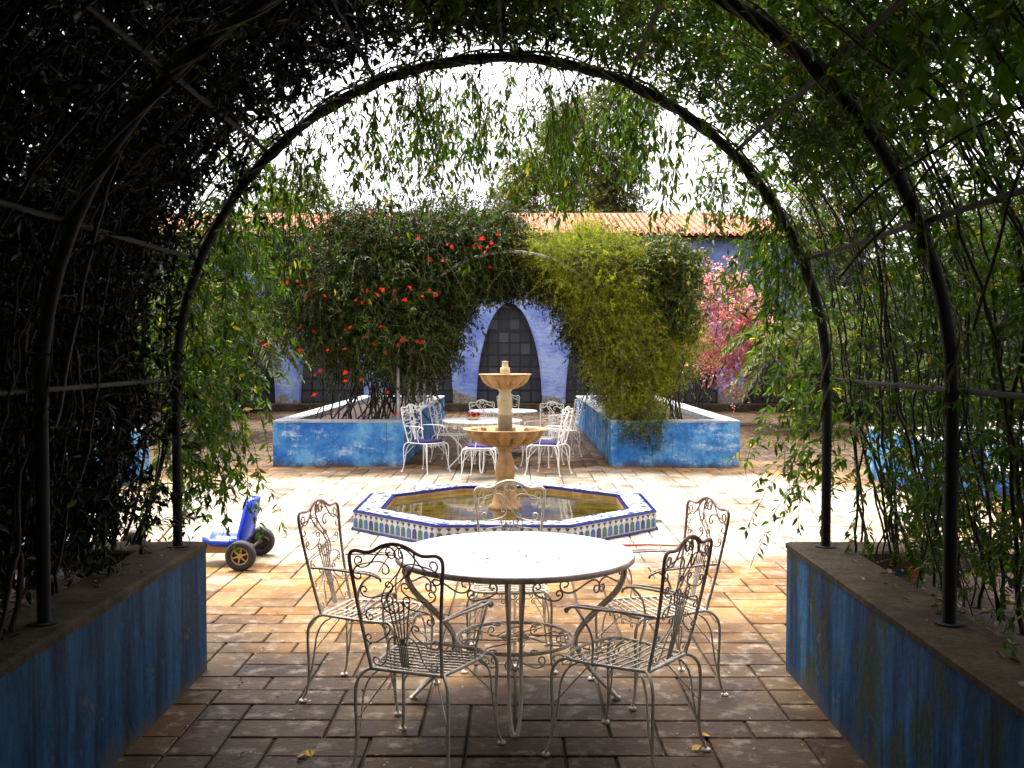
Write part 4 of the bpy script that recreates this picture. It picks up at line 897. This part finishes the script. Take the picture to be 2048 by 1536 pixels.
for (x, y, h, mt, lab) in [(-9.5, 22, 5.4, 'leaf_hedge', 'bushy dark tree nearest the left side of the court'), (-13, 19, 6.4, 'leaf_hedge', 'tallest dark bushy tree far left of the court'), (-8.2, 27, 4.4, 'leaf_dark', 'short dark tree in front of the building left end'), (-15, 26, 6, 'leaf_dark', 'dark tree at back left beyond the paving'),
                          (9.8, 21, 4.6, 'leaf_hedge', 'bushy tree behind the right planter stems'), (9.0, 28.6, 7.4, 'leaf_mid', 'tall airy tree over the hipped right end of the roof'), (12.5, 18, 5.2, 'leaf_hedge', 'broad tree at the right edge beyond the low planter'), (11.6, 26, 5.0, 'leaf_mid', 'tree by the right end of the arcade building'), (8.9, 25.5, 3.2, 'leaf_hedge', 'low bushy tree right of the pink blossom')]:
    tree(x, y, h, (1.9, h*.62), lab, mt, 2200, 90, .13, 'trees beside the court', cz=.5, spread=.26)
def palm(x, y, zc, n, L_, label, seed):
    r = empty('palm_tree', (x, y, 0)); tag(r, label, 'palm tree'); rg = random.Random(seed)
    mb = MB(); mb.tube([(0, 0, 0), (.05, 0, zc*.5), (0, 0, zc)], [.24, .19, .2], 10); mb.build('trunk', M['bark'], r)
    lp = []
    for k in range(n):
        a = 2.399*k; up = rg.uniform(-.1, 1.0); P = [np.array([0, 0, zc], float)]; d = np.array([math.cos(a), math.sin(a), up]); 
        for i in range(14): d = d/np.linalg.norm(d) + np.array([0, 0, -.11]); P.append(P[-1] + d/np.linalg.norm(d)*L_/14)
        P = np.array(P); t = np.repeat(np.linspace(.12, .99, 46), 2)*14; i = np.minimum(t.astype(int), 13); f = (t - i)[:, None]; Q = P[i]*(1-f) + P[i+1]*f; T = norm(P[i+1] - P[i])
        sd_ = norm(np.cross(T, [0, 0, 1.])); sg = np.tile([1., -1.], 46)[:, None]; Dr = sd_*sg*.85 + T*.75 + np.array([0, 0, -.12]) + rng.normal(0, .06, T.shape)
        ln = .42*np.sin(np.clip(t/14*math.pi, .35, 2.9))*L_/1.9; V_, F_ = leaves(Q, Dr, ln, np.full(len(ln), .028), 'R'); pl = Pool(); pl.add(V_, F_)
        q2, f2 = tubes(P[None], np.linspace(.016, .004, 15)[None], 3)
        fo = pl.build('frond', M['palm'], r); s2 = big('stalk', q2, f2, M['twig'], fo)
    return r
palm(-6.1, 21.0, 2.6, 26, 2.4, 'palm with arching fronds behind the left hand vine sprays', 3)
palm(6.35, 22.0, 2.0, 28, 2.2, 'palm with yellowish fronds right of the pink blossom', 5)

# ------------------------------------------------------------------ small things
q = MB(); q.tube([(0, 0, 0), (.25, .01, .004), (.52, -.01, 0)], [.012, .009, .006], 6); o = q.build('stick', plain('red_brown_stick', (.22, .05, .03), .7)); o.location = (.90, 8.85, TOP + .012); tag(o, 'thin red brown stick lying on the bright paving right of the near table', 'stick')
q = MB(); q.add([(-.03, 0, 0), (.03, 0, 0), (.035, .008, .05), (.0, .014, .075), (-.035, .008, .04), (-.03, .012, 0), (.03, .012, 0), (.035, .02, .05), (0, .026, .075), (-.035, .02, .04)], [(0,1,2,3,4), (9,8,7,6,5), (0,5,6,1), (1,6,7,2), (2,7,8,3), (3,8,9,4), (4,9,5,0)])
o = q.build('pot_shard', M['terracotta']); o.location = (1.93, 4.9, .61); tag(o, 'orange clay pot shard on the soil of the right near planter', 'pot shard')
q = MB(); q.add([(0, 0, 0), (-.018, .018, .006), (-.012, .04, .01), (0, .055, .004), (.012, .04, .012), (.018, .018, .004), (0, .03, .0)], [(0, 6, 2, 1), (6, 3, 2), (0, 5, 4, 6), (6, 4, 3)])
lf = q.build('fallen_leaf', M['yellow']); spots = [((1388, 1518), 'yellow fallen leaf lowest of the two right of the front right chair'), ((1425, 1488), 'yellow fallen leaf by the rear foot of the front right chair'), ((588, 1531), 'yellow fallen leaf at the bottom edge, left of the front left chair'), ((617, 1533), 'yellow fallen leaf at the bottom edge nearer the front left chair foot')]
for i, ((px, py), lab) in enumerate(spots):
    o = lf if i == 0 else lf.copy()
    if i: sc.collection.objects.link(o)
    Z = 3481.6/(py - 705); o.location = ((px - 1030)/2048*Z, Z, TOP + .004); o.rotation_euler = (random.uniform(-.2, .2), 0, random.uniform(0, 6)); tag(o, lab, 'leaf', 'fallen yellow leaves')
pl = Pool(); n = 150; P = np.stack([rng.uniform(-1.6, 1.4, n), rng.uniform(3.9, 6.8, n), np.full(n, TOP + .004)], 1); d = norm(np.stack([rng.normal(0, 1, n), rng.normal(0, 1, n), np.full(n, .05)], 1))
pl.add(*leaves(P, d, rng.uniform(.010, .026, n), rng.uniform(.006, .013, n))); o = pl.build('leaf_litter', M['petal'], None); tag(o, 'tiny pale petals and bits scattered on the shaded paving', 'litter', kind='stuff')
pl = Pool(); n = 22; P = np.stack([rng.uniform(-.35, .4, n), rng.uniform(4.55, 5.3, n), np.full(n, TOP + .7225)], 1); d = norm(np.stack([rng.normal(0, 1, n), rng.normal(0, 1, n), np.full(n, .05)], 1))
pl.add(*leaves(P, d, rng.uniform(.012, .022, n), rng.uniform(.006, .01, n))); o = pl.build('leaf_litter', M['bark'], None); tag(o, 'few tiny dark bits of leaf lying on the near white tabletop', 'litter', kind='stuff')
# dry leaves on the planter soil and copings
pl = Pool(); n = 1500; sx = rng.choice([-1, 1], n); P = np.stack([np.where(sx < 0, rng.uniform(-3.2, -1.7, n), rng.uniform(1.5, 3.1, n)), rng.uniform(3.0, 5.3, n), np.zeros(n)], 1)
ins = ((P[:, 0] < -1.92) | (P[:, 0] > 1.72)) & (P[:, 1] < 5.1); P[:, 2] = np.where(ins, .635, .706); keep = ins | (rng.uniform(0, 1, n) < .25); P = P[keep]; n = len(P)
d = norm(np.stack([rng.normal(0, 1, n), rng.normal(0, 1, n), rng.uniform(-.05, .4, n)], 1)); L_ = rng.uniform(.02, .06, n); pl.add(*leaves(P, d, L_, L_*.4)); o = pl.build('leaf_litter', leafmat('dry_leaf', (.09, .045, .02), (.2, .12, .05), None, 0, .1), None); tag(o, 'brown dry leaves strewn over soil and rims of the near planters', 'litter', kind='stuff')
print('panes', npane, 'tris', sum(len(o.data.polygons) for o in sc.objects if o.type == 'MESH'))
